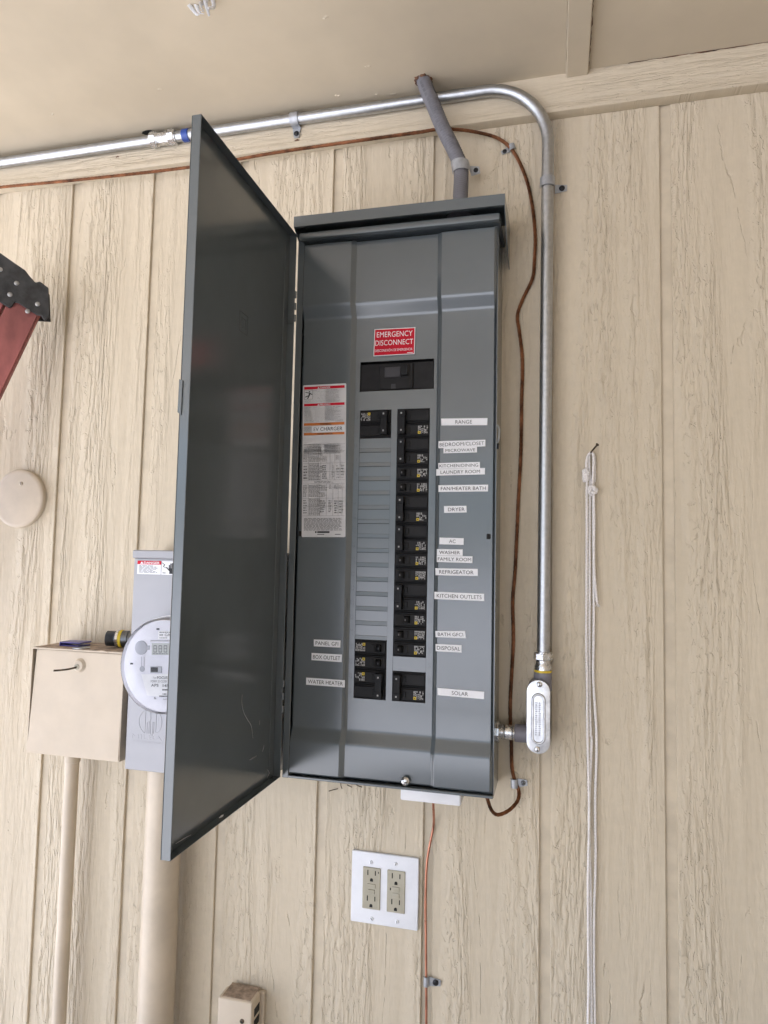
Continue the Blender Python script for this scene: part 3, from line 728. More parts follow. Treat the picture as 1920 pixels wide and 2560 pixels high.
cp = ring_set(emt, 'coupling', (x0, YH, zH), (1, 0, 0), [(0, RC), (.001, RC*1.34), (.016, RC*1.38), (.020, RC*1.22), (.034, RC*1.22), (.036, RC*1.30), (x1-x0-.016, RC*1.30), (x1-x0-.001, RC*1.26), (x1-x0, RC)], 'zinc')
hexish(cp, 'coupling_nut', (x0+.001, YH, zH), (1, 0, 0), RC*1.50, .016, 'zinc'); hexish(cp, 'coupling_nut', (x1-.018, YH, zH), (1, 0, 0), RC*1.47, .016, 'zinc')
b0, b1 = A(458, 338, YH).x, A(475, 336, YH).x
ring_set(emt, 'blue_band', (b0, YH, zH), (1, 0, 0), [(0, RC*1.02), (.001, RC*1.16), (b1-b0-.001, RC*1.16), (b1-b0, RC*1.02)], 'blue_band')
ring_set(emt, 'pipe_collar', (b1+.001, YH, zH), (1, 0, 0), [(0, RC*1.02), (.001, RC*1.10), (.012, RC*1.10), (.013, RC*1.02)], 'galvanised')
# compression connector above the conduit body
cx_, cy_ = .2562, vt.y
ztop = A(1356, 1628, -.027).z; zring = A(1353, 1674, -.027).z
cn = ring_set(emt, 'compression_connector', (cx_, cy_, ztop), (0, 0, -1), [(0, RC), (.001, RC*1.28), (.010, RC*1.30), (.0125, RC*1.15), (ztop-zring-.010, RC*1.18), (ztop-zring-.007, RC*1.34), (ztop-zring, RC*1.32)], 'zinc')
hexish(cn, 'coupling_nut', (cx_, cy_, ztop-.002), (0, 0, -1), RC*1.46, .013, 'zinc')
ring_set(emt, 'sealing_ring', (cx_, cy_, zring-.0002), (0, 0, -1), [(0, RC*1.30), (.0006, RC*1.38), (.0034, RC*1.38), (.0040, RC*1.30)], 'yellow')

def strap(name, label, p, axis, r, side, ywall, w=.014, tab=.020, scr='screw_black', mat='strap_steel', cat='strap'):
    """one-hole strap: band over the pipe, tab on the wall with a screw; side = unit vector from pipe to tab"""
    a = Vector(axis).normalized(); s_ = Vector(side).normalized(); o = thing(name, label, cat, (p[0], 0, p[2]), 'straps holding pipes and wires')
    out = Vector((0, -1, 0)); P0 = Vector(p); R_ = r+.0014
    prof = []
    for i in range(13):
        an = math.pi*(-.55+1.05*i/12)       # from behind the far side over the front to the tab side
        prof.append(P0+(out*math.cos(an)+s_*math.sin(an))*R_)
    end = P0+s_*(R_+.0005); end.y = ywall-.0012; prof.append(end); prof.append(end+s_*tab)
    vs = []; th = .0012; n = len(prof)
    for i, q in enumerate(prof):
        d = (prof[min(i+1, n-1)]-prof[max(i-1, 0)]).normalized(); nn = a.cross(d).normalized()
        if i < n-2 and nn.dot(q-P0) < 0: nn = -nn
        if i >= n-2: nn = out.copy()
        ww = w/2 if i < n-1 else w*.32
        vs += [q+a*ww, q-a*ww, q-a*ww+nn*th, q+a*ww+nn*th]
    fs = [(4*i+j, 4*i+(j+1) % 4, 4*(i+1)+(j+1) % 4, 4*(i+1)+j) for i in range(n-1) for j in range(4)]+[(0, 1, 2, 3), (4*n-1, 4*n-2, 4*n-3, 4*n-4)]
    bd = build('band', MB().add(vs, fs), mat, o, sharp=50)
    md = bd.modifiers.new('edge', 'BEVEL'); md.width = .0003; md.segments = 1
    screw_at(o, end+s_*(tab*.58)+out*.0012, out, min(.0052, tab*.26), scr, 'x')
    return o
YW = -.0005
p = A(738, 305, YH)
strap('pipe_strap', 'zinc strap on the horizontal conduit beside the open door', (p.x, YH, zH), (1, 0, 0), RC, (0, 0, -1), -.0205, .017, .020)
p = A(1371, 457, vt.y)
strap('pipe_strap', 'zinc strap on the vertical conduit near its upper bend', (.2607, vt.y, p.z), (0, 0, 1), RC, (1, 0, 0), YW, .017, .022)

# ---------------------------------------------------------------- flexible conduit
RF = .0132
flex = thing('flexible_conduit', 'grey flexible plastic conduit dropping from the soffit into the panel top', 'conduit', (.1075, -.06, 2.08))
s2 = 960/1659
fp = [(1052, 170, -.060), (1063, 214, -.060), (1083, 262, -.062), (1108, 322, -.060), (1133, 372, -.054), (1150, 412, -.048), (1153, 440, -.050), (1152, 470, -.056), (1151, 492, -.060), (1151, 505, -.060)]
fpts = [A(px, py, y) for px, py, y in fp]
fpts[0] = fpts[1]+(fpts[1]-fpts[2])*.35; fpts[0].z = max(fpts[0].z, ZS+.012)
fs_ = spline(fpts, .0011)
build('hose', MB().tube(fs_, lambda t: RF*(1+.030*math.sin(t*len(fs_)*.0011/.0042*2*math.pi)), 20), 'grey_pvc', flex, sharp=80)
pe = fpts[-2]
ring_set(flex, 'hub', (pe.x, -.06, 2.0765), (0, 0, 1), [(0, .0235), (.004, .0235), (.006, .0205), (.012, .0185), (.014, .0165), (.022, .0150)], 'grey_cast')
m_ = MB()
for i in range(14):          # printed legend dashes along the hose
    q = fs_[int(len(fs_)*(.10+.035*i))]; tdir = (fs_[int(len(fs_)*(.10+.035*i))+2]-q).normalized(); sd_ = Vector((-.45, -.9, 0)).normalized(); wv_ = tdir.cross(sd_).normalized(); c0 = q+sd_*(RF*1.03)
    m_.add([c0-tdir*.0034-wv_*.0022, c0+tdir*.0034-wv_*.0022, c0+tdir*.0034+wv_*.0022, c0-tdir*.0034+wv_*.0022], [(0, 1, 2, 3)])
build('printed_legend', m_, 'ink_grey', flex)
p = A(1152, 419, -.048)
strap('hose_strap', 'zinc strap on the grey flexible conduit above the panel', (p.x, -.0475, p.z), (-.18, 0, 1), RF+.001, (1, 0, 0), -.0315, .020, .017)

# ---------------------------------------------------------------- stranded copper wire
def strands(name, pts, r, parent, mat, pitch, n=6, core=True, sides=6, step=.004):
    sp = spline(pts, step); mb = MB()
    ro = r/3 if n == 6 else r*.52; of = 2*r/3 if n == 6 else r*.5
    for k_ in range(n): mb.tube(sp, ro*1.04, sides, 2*math.pi/pitch, of, 2*math.pi*k_/n)
    if core: mb.tube(sp, ro*1.05, sides)
    return build(name, mb, mat, parent, sharp=80)
wp = [(-60, 476), (0, 468), (200, 449), (480, 417), (700, 380), (960, 343), (1047, 331), (1090, 324), (1145, 324), (1203, 333), (1249, 348), (1284, 380), (1313, 440), (1330, 509), (1338, 590), (1336, 650), (1331, 696), (1306, 750), (1293.5, 789), (1298, 827), (1305, 885), (1306, 939), (1304, 1000), (1302, 1131), (1296, 1247), (1288, 1420), (1282, 1500), (1283, 1608), (1276, 1744), (1276, 1806), (1278, 1853), (1280, 1920), (1288.5, 1956), (1297, 1978), (1294, 2002), (1272, 2026), (1245, 2037), (1229, 2026), (1219, 1999)]
YWR = -.0045
wpt = []
for i, (px, py) in enumerate(wp):
    y = YWR-.0005
    if i < 11: y = -.0280 if i < 8 else -.0280+(.023)*(i-7)/4
    if i >= 34: y = YWR-.012*(i-33)
    wpt.append(A(px, py, y))
e_ = wpt[-1].copy(); wpt.append(Vector((e_.x-.004, e_.y, BZ0+.004)))
wire = strands('ground_wire', wpt, .0032, None, 'copper_aged', .055)
tag(wire, 'dark stranded copper ground wire running along the wall and looping under the panel', 'wire')
def clip(name, label, px, py, sx, sy, r, mat='strap_steel', scr='screw_black', ywall=YW, cat='clip', ax=None, w=.011):
    p = A(px, py, YWR); q = A(sx, sy, YWR); side = q-p; side.y = 0; L = side.length
    a = ax or side.cross(Vector((0, 1, 0)))
    return strap(name, label, (p.x, YWR, p.z), a, r, side, ywall, w, max(.012, (L-r)*1.75), scr, mat, cat)
clip('wire_clip', 'small zinc clip on the copper wire beside the conduit bend', 1280, 369, 1264, 376, .0036)
clip('wire_clip', 'small bright zinc clip on the copper wire below the conduit body', 1286, 1958, 1305, 1958, .0036, scr='steel_dark', w=.015)

# ---------------------------------------------------------------- conduit body and nipple
lbx, lby = .2560, cy_
YP = -.0535
c_t, c_b = A(1349, 1700.8, YP), A(1343, 1884.7, YP); mid = (c_t+c_b)/2; LBH = (c_t.z-c_b.z)/2; LBW = .0192
lb = thing('elbow_fitting', 'aluminium conduit elbow body with an oval screwed cover plate', 'conduit fitting', (mid.x, -.03, mid.z))
def stadium(w, h, n=10, cx=0, cz=0):
    pts = []
    for i in range(n+1): a = math.pi*i/n; pts.append((cx+w*math.cos(a), cz+h-w+w*math.sin(a)))
    for i in range(n+1): a = math.pi+math.pi*i/n; pts.append((cx+w*math.cos(a), cz-h+w+w*math.sin(a)))
    return pts
tilt = math.atan2(c_t.x-c_b.x, c_t.z-c_b.z)*0.5
mb = MB(); mb.prism(stadium(LBW*.97, LBH*.985, 10, mid.x, mid.z), YP+.003, -.006); build('housing', mb, 'grey_cast', lb, bevel=.002, seg=2)
build('hub', MB().lathe((lbx, lby, zring-.0042), (0, 0, -1), [(0, RC*1.36), (.003, RC*1.40), (.030, RC*1.40)], 24), 'grey_cast', lb)
cover = build('cover_plate', MB().prism(stadium(LBW, LBH, 12, mid.x, mid.z), YP, YP+.0028), 'cast_aluminium', lb, bevel=.0010, seg=2)
# raised oval rim and sunken field
mb = MB(); n_ = 22
def ringlevels(levels):
    vs = []; nn = None
    for w_, h_, y_ in levels:
        st_ = stadium(w_, h_, 12, mid.x, mid.z-.003); nn = len(st_); vs += [(a, y_, b_) for a, b_ in st_]
    fs = [(l*nn+i, l*nn+(i+1) % nn, (l+1)*nn+(i+1) % nn, (l+1)*nn+i) for l in range(len(levels)-1) for i in range(nn)]
    fs.append(tuple((len(levels)-1)*nn+i for i in range(nn))); return vs, fs
mb.add(*ringlevels([(.0118, .0425, YP+.0002), (.0108, .0415, YP-.0026), (.0098, .0405, YP-.0032), (.0086, .0393, YP-.0030), (.0074, .0381, YP-.0008)]))
build('raised_oval', mb, 'cast_aluminium', cover, sharp=60)
mb = MB(); q = [Vector((mid.x-.006, YP-.0010, mid.z+.030)), Vector((mid.x+.006, YP-.0010, mid.z+.030)), Vector((mid.x+.006, YP-.0010, mid.z-.034)), Vector((mid.x-.006, YP-.0010, mid.z-.034))]
for u in (.08, .55): fine_print(mb, q, u, u+.30, .08, .95, 16, .55, .0002, ww=(.1, .25), ragged=.4)
build('cast_marks', mb, 'grey_cast', cover)
for px, py in ((1349, 1711), (1343, 1873)):
    p = A(px, py, YP); screw_at(cover, (p.x, YP-.0002, p.z), (0, -1, 0), .0048, 'zinc', True, .9)
nz = A(1265, 1830, -.033).z
nip = thing('conduit_nipple', 'chromed threaded nipple joining the panel side to the conduit body', 'conduit fitting', (.20, -.033, nz))
xg0, xg1 = A(1287, 1830, -.033).x, mid.x-LBW*.8
build('hub', MB().lathe((xg1, -.033, nz), (-1, 0, 0), [(0, .0150), (xg1-xg0-.001, .0150), (xg1-xg0, .0140)], 24), 'grey_cast', lb)
prof = [(0, .0112)]; L = xg0-.1798
for i in range(int(L/.0022)):
    d = i*.0022; big = .38*L < d < .78*L
    prof += [(d+.0004, .0128 if not big else .0126), (d+.0014, .0118 if not big else .0126)]
build('thread', MB().lathe((.1798, -.033, nz), (1, 0, 0), prof+[(L, .0115)], 24), 'zinc', nip)
build('lock_nut', MB().lathe((.1799, -.033, nz), (1, 0, 0), [(0, .0185), (.0035, .0185), (.0045, .0165)], 10), 'zinc', nip, smooth=False)

# ---------------------------------------------------------------- white bonding box with solid copper wire
p0, p1 = A(1001, 1985, -.085), A(1152, 2003, -.085)
wb = thing('bonding_box', 'small white plastic box tucked under the panel bottom', 'box', ((p0.x+p1.x)/2, -.04, 1.05))
zb1 = BZ0-.001; zb0 = -.004+min(A(1001, 1994, -.085).z, A(1152, 2008, -.085).z)
build('cover', MB().box(p0.x, p1.x, -.086, -.030, zb0, zb1), 'white_plastic', wb, bevel=.004, seg=3)
build('base', MB().box(p0.x+.006, p1.x-.006, -.030, 0, zb0+.004, zb1), 'white_plastic', wb, bevel=.002)
gp = [(1083, 1996, -.045), (1083.4, 2016, -.036), (1084, 2063, -.006), (1074.5, 2112, -.0045), (1067, 2162, -.0045), (1064, 2246, -.004), (1064.6, 2345, -.004), (1065.6, 2454, -.004), (1065.6, 2560, -.004), (1065, 2700, -.004), (1064, 2900, -.004)]
gpt = [A(*q) for q in gp]; gpt[0].z = zb0+.004; gpt[0].x = gpt[1].x
sw = build('bonding_wire', MB().tube(spline(gpt, .006), .0022, 10), 'copper_bright', loc=gpt[-1], sharp=80)
tag(sw, 'bright solid copper wire running down from the white box', 'wire')
p = A(1084, 2008, -.038)
lug = thing('wire_lug', 'small zinc lug gripping the copper wire under the white box', 'clip', (p.x, -.036, p.z))
build('lug_block', MB().box(p.x-.006, p.x+.014, -.046, -.028, zb0-.012, zb0-.0005), 'zinc', lug, bevel=.0012)
screw_at(lug, (p.x+.0095, -.046, zb0-.006), (0, -1, 0), .0042, 'screw_black', 'x')
p = A(1065.6, 2453, -.004); 
strap('wire_clip', 'small zinc clip on the bright copper wire near the bottom', (p.x, -.004, p.z), (0, 0, 1), .0024, (1, 0, 0), YW, .016, .021, 'screw_black', 'strap_steel', 'clip')

# ---------------------------------------------------------------- double outlet
s4 = .4943
oq = [A(380+a*s4, 1900+b_*s4, -.006) for a, b_ in ((1005, 465), (1350, 490), (1346, 863), (1012, 820))]
ox0, ox1 = -.0828, .0418; oz0, oz1 = .8040, .9288
outl = thing('outlet_plate', 'white two gang wall plate with two ivory receptacles', 'outlet', ((ox0+ox1)/2, 0, oz0))
build('plate', MB().box(ox0, ox1, -.0062, .0, oz0, oz1), 'white_plastic', outl, bevel=.0028, seg=3)
def opx(a, b_, y=-.0065): return A(380+a*s4, 1900+b_*s4, y)
def receptacle(cx, cz, kind):
    o = build('receptacle', MB().box(cx-.0166, cx+.0166, -.0082, -.0060, cz-.0365, cz+.0365), 'ivory', outl, bevel=.0012)
    m = MB()
    for sgn in (1, -1):
        zc = cz+sgn*.0262 if sgn > 0 else cz-.0185
        m.box(cx-.0079, cx-.0061, -.0085, -.0080, zc-.0035, zc+.0055); m.box(cx+.0061, cx+.0079, -.0085, -.0080, zc-.0030, zc+.0050)
    build('blade_slot', m, 'dark_hole', o)
    m = MB()
    for zc in (cz+.0143, cz-.0305):
        pts = [(cx-.0028, zc-.0022), (cx+.0028, zc-.0022), (cx+.0028, zc+.0008)]+[(cx+.0028*math.cos(math.pi*i/6), zc+.0008+.0028*math.sin(math.pi*i/6)) for i in range(1, 6)]+[(cx-.0028, zc+.0008)]
        m.prism(pts, -.0085, -.0080)
    build('ground_slot', m, 'dark_hole', o)
    if kind == 0:
        build('button', MB().box(cx-.0078, cx+.0078, -.0094, -.0080, cz+.0010, cz+.0082), 'ivory', o, bevel=.0005); build('button', MB().box(cx-.0058, cx+.0068, -.0094, -.0080, cz-.0092, cz-.0018), 'ivory', o, bevel=.0005)
        build('status_lamp', MB().box(cx+.012, cx+.0134, -.0086, -.0080, cz+.0275, cz+.0305), 'dark_hole', o)
    else:
        build('button', MB().box(cx-.0072, cx+.0072, -.0094, -.0080, cz+.0000, cz+.0086), 'ivory', o, bevel=.002, seg=2); build('button', MB().box(cx-.0066, cx+.0070, -.0094, -.0080, cz-.0106, cz-.0022), 'ivory', o, bevel=.002, seg=2)
        build('status_lamp', MB().box(cx-.0108, cx-.0090, -.0086, -.0080, cz+.0018, cz+.0058), 'dark_hole', o)
pl, pr = opx(1110, 662), opx(1234, 672)
receptacle(pl.x, (oz0+oz1)/2+.0006, 0); receptacle(pr.x, (oz0+oz1)/2+.0006, 1)
for i, (a, b_, an) in enumerate(((1108, 517, .9), (1233, 527, .3), (1111, 803, 1.5), (1239, 818, .8))):
    p = opx(a, b_); screw_at(outl, (p.x, -.0060, p.z), (0, -1, 0), .0036, 'white_plastic', True, an)

# ---------------------------------------------------------------- telephone box low on the wall
jx0, jx1, jz1 = -.318, -.2500, .6590
jb = thing('telephone_box', 'small beige junction box with dusty top low on the wall', 'box', ((jx0+jx1)/2, 0, .50))
build('cover', MB().box(jx0, jx1, -.050, -.012, .50, jz1), 'beige_metal', jb, bevel=.005, seg=3)
build('base', MB().box(jx0+.003, jx1+.006, -.012, 0, .502, jz1-.004), 'beige_metal', jb, bevel=.002)
build('dust_layer', MB().box(jx0+.006, jx1-.006, -.045, -.004, jz1-.0008, jz1+.0007), 'dusty_beige', jb, bevel=.0005)
p = A(605, 2553, -.05); screw_at(jb, (p.x, -.0500, p.z), (0, -1, 0), .0042, 'iron', 'x')
for i in range(3): build('vent_slot', MB().box(jx1-.0004, jx1+.0004, -.040, -.018, jz1-.03-.02*i, jz1-.016-.02*i), 'dark_hole', jb)
p = A(598, 2478, -.004); build('cable_stub', MB().tube(spline([(p.x+.006, -.003, p.z-.014), (p.x+.003, -.004, p.z-.004), (p.x-.003, -.006, p.z+.004)], .002), .0022, 8), 'dusty_beige', jb)

# ---------------------------------------------------------------- meter socket
YMF = -.100
mx0, mx1, mz0, mz1 = -.4985, -.2130, 1.0615, 1.468
ms = thing('meter_socket', 'tall grey metal meter socket half hidden behind the open panel door', 'meter box', ((mx0+mx1)/2, 0, mz0))
build('enclosure', MB().box(mx0+.003, mx1-.003, YMF+.003, 0, mz0+.003, mz1-.004), 'meter_paint', ms, bevel=.0015)
rc = (mx0+mx1)/2+.0
cov = build('front_cover', MB().box(mx0, mx1, YMF, YMF+.004, mz0, mz1-.016), 'meter_paint', ms, bevel=.001)
build('top_hood', MB().box(mx0-.0025, mx1+.0025, YMF-.004, 0, mz1-.0155, mz1), 'meter_paint', ms, bevel=.002)
s3 = 480/1609
def mpx(a, b_, y): return A(a*s3, 1300+b_*s3, y)
# danger sticker on the meter socket
q0, q1 = mpx(1155, 340, YMF), mpx(1152, 452, YMF); sw_ = .132
Q = [Vector((q0.x, YMF-.0003, q0.z)), Vector((q0.x+sw_, YMF-.0003, q0.z)), Vector((q0.x+sw_, YMF-.0003, q1.z)), Vector((q0.x, YMF-.0003, q1.z))]
st2 = build('warning_sticker', MB().sheet(Q, .0003), 'label_white', ms, smooth=False)
build('red_band', rect_on(rect_on(MB(), Q, .0, .385, .0, .27, .0005), Q, .625, 1, 0, .27, .0005), 'sign_red', st2)
mb = MB(); text_on(mb, Q, 'DANGER', .105, .36, .06, .23, .0008, .02); text_on(mb, Q, 'PELIGRO', .74, .98, .06, .23, .0008, .02)
for u in (.045, .665): mb.add([lerp2(Q, a, b_)+Vector((0, -.0008, 0)) for a, b_ in ((u, .23), (u+.055, .23), (u+.0275, .05))], [(0, 1, 2)])
build('lettering', mb, 'label_white', st2)
mb = MB(); fine_print(mb, Q, .03, .34, .33, .90, 7, .4, .0006, (.03, .09)); fine_print(mb, Q, .65, .97, .33, .90, 7, .4, .0006, (.03, .09))
rect_on(mb, Q, .383, .389, 0, 1, .0006); rect_on(mb, Q, .622, .628, 0, 1, .0006); rect_on(mb, Q, .41, .46, .84, .9, .0006)
build('fine_print', mb, 'ink_grey', st2)
mb = MB(); hc = (.55, .62)
for k_, (du, top) in enumerate(((-.035, .27), (-.012, .16), (.012, .13), (.035, .20))): rect_on(mb, Q, hc[0]+du-.009, hc[0]+du+.009, top, .60, .0006)
rect_on(mb, Q, hc[0]-.045, hc[0]+.045, .52, .72, .0007); rect_on(mb, Q, hc[0]-.032, hc[0]+.035, .70, .93, .0008)
mb.add([lerp2(Q, a, b_)-Vector((0, .0006, 0)) for a, b_ in ((.46, .46), (.475, .42), (.51, .60), (.50, .66))], [(0, 1, 2, 3)])
zz = [(.395, .12), (.44, .26), (.42, .40), (.47, .52)]
for (a0, b0_), (a1, b1_) in zip(zz, zz[1:]): mb.add([lerp2(Q, a, b_)-Vector((0, .0006, 0)) for a, b_ in ((a0-.007, b0_), (a0+.007, b0_), (a1+.007, b1_), (a1-.007, b1_))], [(0, 1, 2, 3)])
build('pictogram', mb, 'ink', st2)
# embossed maker's mark: split disc and lettering
ec = mpx(1262, 1692, YMF); er = .0240
mb = MB()
def arcband(a0, a1, r0, r1, y):
    n_ = 14; vs = []
    for i in range(n_+1):
        a = math.radians(a0+(a1-a0)*i/n_)
        for r_ in (r0, r1): vs.append((ec.x+r_*math.cos(a), y, ec.z+r_*math.sin(a)))
    mb.add(vs, [(2*i, 2*i+1, 2*i+3, 2*i+2) for i in range(n_)])
def tubepath(pts, r): mb.tube([Vector((ec.x+a*er, YMF-.0001, ec.z+b_*er)) for a, b_ in pts], r, 6)
def arcpts(a0, a1): return [(math.cos(math.radians(a0+(a1-a0)*i/12)), math.sin(math.radians(a0+(a1-a0)*i/12))) for i in range(13)]
tubepath([(-.45, .85)]+arcpts(118, 242)[1:]+[(-.45, -.80), (-.45, .0), (-.45, .85)], .0004)
tubepath([(-.28, -.9), (-.28, -.05), (-.12, .05), (-.12, -.88)], .0004); tubepath([(-.12, .95), (0, .55), (.13, .95)], .0004); tubepath([(.0, .55), (.0, -.9), (.2, -.95), (.2, .0)], .0004); tubepath([(.2, .0), (.3, .0), (.3, -.85)], .0004)
tubepath([(.48, .80)]+[(.48+.5*math.cos(math.radians(a)), .8*math.sin(math.radians(a))) for a in range(70, -75, -20)]+[(.48, -.75), (.48, .8)], .0004)
build('embossed_mark', mb, 'meter_paint', cov)
q0 = mpx(1103, 1790, YMF); q1 = mpx(1103, 1832, YMF); wl = .098
Q = [Vector((q0.x, YMF, q0.z)), Vector((q0.x+wl, YMF, q0.z)), Vector((q0.x+wl, YMF, q1.z)), Vector((q0.x, YMF, q1.z))]
mb = MB(); text_solid(mb, Q, 'MILBANK', 0, 1, 0, .9, .0004, .0)
fine_print(mb, Q, 0, 1, 1.25, 1.6, 1, .8, .0005, (.02, .06), .0)
build('embossed_lettering', mb, 'meter_paint', cov)

# ---------------------------------------------------------------- electricity meter
YM0 = YMF-.0005
ml = mpx(1058, 1195, -.135); mtp = mpx(1450, 806, -.135); mbt = mpx(1400, 1622, -.135)
mr = (mtp.z-mbt.z)/2; mcx = ml.x+mr; mcz = (mtp.z+mbt.z)/2
meter = thing('electricity_meter', 'round electricity meter with clear cover and white dial', 'meter', (mcx, YMF, mcz))
build('base_ring', MB().lathe((mcx, YM0, mcz), (0, -1, 0), [(0, mr*1.0), (.010, mr*1.0), (.016, mr*.965), (.020, mr*.955)], 48), 'white_plastic', meter)
YFC = -.150
build('dial_body', MB().lathe((mcx, -.121, mcz), (0, -1, 0), [(0, mr*.955), (.018, mr*.945), (.0285, mr*.935), (.029, mr*.93)], 48), 'dial_white', meter)
gl = build('clear_cover', MB().lathe((mcx, -.1205, mcz), (0, -1, 0), [(.004, mr*.985), (.022, mr*.98), (.033, mr*.97), (.0375, mr*.95), (.0395, mr*.915), (.0400, mr*.88), (.0401, mr*.6), (.0402, mr*.3), (.0402, .0005)], 56, cap=False), 'clear_cover', meter, sharp=70)
build('rim_flange', MB().lathe((mcx, -.1235, mcz), (0, -1, 0), [(0, mr*.955), (.0005, mr*1.012), (.004, mr*1.012), (.0045, mr*.955)], 56, cap=False), 'white_plastic', meter)
def dial(a, b_): v = mpx(a, b_, YFC); return Vector((v.x, YFC-.0004, v.z))
def dq(a0, b0_, a1, b1_): return [dial(a0, b0_), dial(a1, b0_), dial(a1, b1_), dial(a0, b1_)]
o = build('name_label', MB().sheet(dq(1325, 930, 1560, 1000), .0003), 'label_white', meter, smooth=False)
mb = MB(); Q = dq(1325, 930, 1560, 1000); text_on(mb, Q, 'GRIDCO', .25, .85, .30, .62, .0008, 0); fine_print(mb, Q, .06, .9, .06, .24, 1, .5, .0006); fine_print(mb, Q, .06, .4, .75, .9, 1, .5, .0006); fine_print(mb, Q, .06, .2, .35, .6, 2, .5, .0006); build('lettering', mb, 'ink_grey', o)
o = build('display_frame', MB().sheet(dq(1265, 1010, 1570, 1140), .004), 'dial_white', meter, bevel=.001)
Q = [v+Vector((0, -.0043, 0)) for v in dq(1285, 1030, 1555, 1128)]
o2 = build('display_glass', MB().sheet(Q, .0003), 'lcd', o, smooth=False)
mb = MB()
for u in (.06, .22, .38): 
    for r_ in ((u, u+.10, .18, .24), (u, u+.10, .72, .78), (u, u+.015, .18, .78), (u+.085, u+.10, .18, .78), (u, u+.10, .45, .5)): rect_on(mb, Q, *r_, .0006)
for u in (.55, .62, .72, .80): rect_on(mb, Q, u, u+.04, .2, .75, .0006)
fine_print(mb, Q, .04, .5, .84, .95, 1, .5, .0006); build('lcd_segments', mb, 'ink_grey', o2)
pk = dial(1185, 1070); build('port_disc', MB().lathe((pk.x, YFC-.0002, pk.z), (0, -1, 0), [(0, .0125), (.001, .0125), (.0012, .012)], 24), 'meter_grey', meter)
build('port_bar', MB().sheet(dq(1215, 1052, 1258, 1087), .0008), 'meter_grey', meter)
build('optical_port', MB().sheet(dq(1262, 1228, 1358, 1282), .001), 'meter_grey', meter, bevel=.0003)
build('optical_lens', MB().sheet([v+Vector((0, -.0012, 0)) for v in dq(1270, 1234, 1325, 1272)], .001), 'ink', meter)
mb = MB()
for a in (1186, 1208): mb.quad(dq(a, 1145, a+4, 1228)[::-1], -.0004)
kc = dial(1194, 1248); mb.add([Vector((kc.x+.0052*math.cos(2*math.pi*i/16), kc.y-.0004, kc.z+.0052*math.sin(2*math.pi*i/16))) for i in range(16)], [tuple(range(16))])
build('seal_tab', mb, 'meter_grey', meter)
Q = dq(1180, 1295, 1590, 1530); o = build('rating_label', MB().sheet([dial(1185, 1292), dial(1560, 1292), dial(1540, 1500), dial(1235, 1470)], .0003), 'label_white', meter, smooth=False)
mb = MB(); text_on(mb, Q, 'FOCUS', .345, .56, .06, .155, .0008, .02); text_on(mb, Q, 'Type', .26, .33, .08, .155, .0008, 0.); text_on(mb, Q, 'FORM 2S CL200 240V', .215, .66, .20, .28, .0008, 0); text_on(mb, Q, 'APS', .22, .375, .33, .43, .0008, .02); text_on(mb, Q, '145', .46, .58, .345, .445, .0008, .03)
fine_print(mb, Q, .45, .75, .51, .57, 1, .9, .0008, (.012, .03), 0); text_on(mb, Q, '166 7', .46, .585, .66, .72, .0008, .02); fine_print(mb, Q, .39, .75, .745, .80, 1, .9, .0008, (.01, .025), 0); text_on(mb, Q, 'Landis', .47, .60, .84, .90, .0008, 0)
fine_print(mb, Q, .28, .34, .79, .88, 2, .5, .0008)
build('lettering', mb, 'ink_grey', o)
for a, b_ in ((1325, 913), (1104, 1203)):
    build('dial_mark', MB().sheet([v+Vector((0, -.0002, 0)) for v in dq(a-11, b_-6, a+12, b_+7)], .0004), 'ink', meter)

# ---------------------------------------------------------------- beige locked box
YB = -.100
q = [mpx(a, b_, YB) for a, b_ in ((258, 1070), (1040, 1110), (1000, 2035), (232, 1945))]
lx0, lx1, lz0, lz1 = (q[0].x+q[3].x)/2, (q[1].x+q[2].x)/2, (q[2].z+q[3].z)/2, (q[0].z+q[1].z)/2
bb = thing('locked_box', 'beige painted metal box with a key lock beside the meter', 'box', ((lx0+lx1)/2, 0, lz0))
t = .0018
mb = MB().box(lx0, lx0+t, YB, 0, lz0, lz1).box(lx1-t, lx1, YB, 0, lz0, lz1).box(lx0+t, lx1-t, YB-.003, 0, lz1-t, lz1+.0008).box(lx0+t, lx1-t, YB, 0, lz0, lz0+t).box(lx0+t, lx1-t, -.004, 0, lz0+t, lz1-t)
build('enclosure', mb, 'beige_metal', bb, smooth=False)
# hinged front leaning out a little at the bottom left
mb = MB(); fx0, fx1 = lx0+.0065, lx1-.0012
mb.add([(fx0, YB+.0050, lz1-.0035), (fx1, YB+.0015, lz1-.0035), (fx1, YB-.0015, lz0+.001), (lx0+.001, YB-.001, lz0+.001),
        (fx0, YB+.0070, lz1-.0035), (fx1, YB+.0035, lz1-.0035), (fx1, YB+.0005, lz0+.001), (lx0+.001, YB+.001, lz0+.001)],
       [(0, 3, 2, 1), (4, 5, 6, 7), (0, 1, 5, 4), (1, 2, 6, 5), (2, 3, 7, 6), (3, 0, 4, 7)])
bd_ = build('front_door', mb, 'beige_metal', bb, bevel=.0006)
build('dust_layer', MB().box(lx0+.004, lx1-.004, YB+.002, -.002, lz1+.0008, lz1+.0016), 'dusty_beige', bb)
p = mpx(660, 1220, YB)
lk = build('lock', MB().lathe((p.x, YB+.006, p.z), (0, -1, 0), [(0, .0135), (.004, .0135), (.006, .011), (.008, .0095), (.0085, .006)], 24), 'beige_metal', bb)
build('lock_core', MB().lathe((p.x-.002, YB-.0026, p.z-.002), (0, -1, 0), [(0, .0055), (.0012, .0052)], 16), 'ivory', lk)
mb = MB().box(p.x-.0008, p.x+.0006, YB-.028, YB-.002, p.z-.006, p.z+.001)
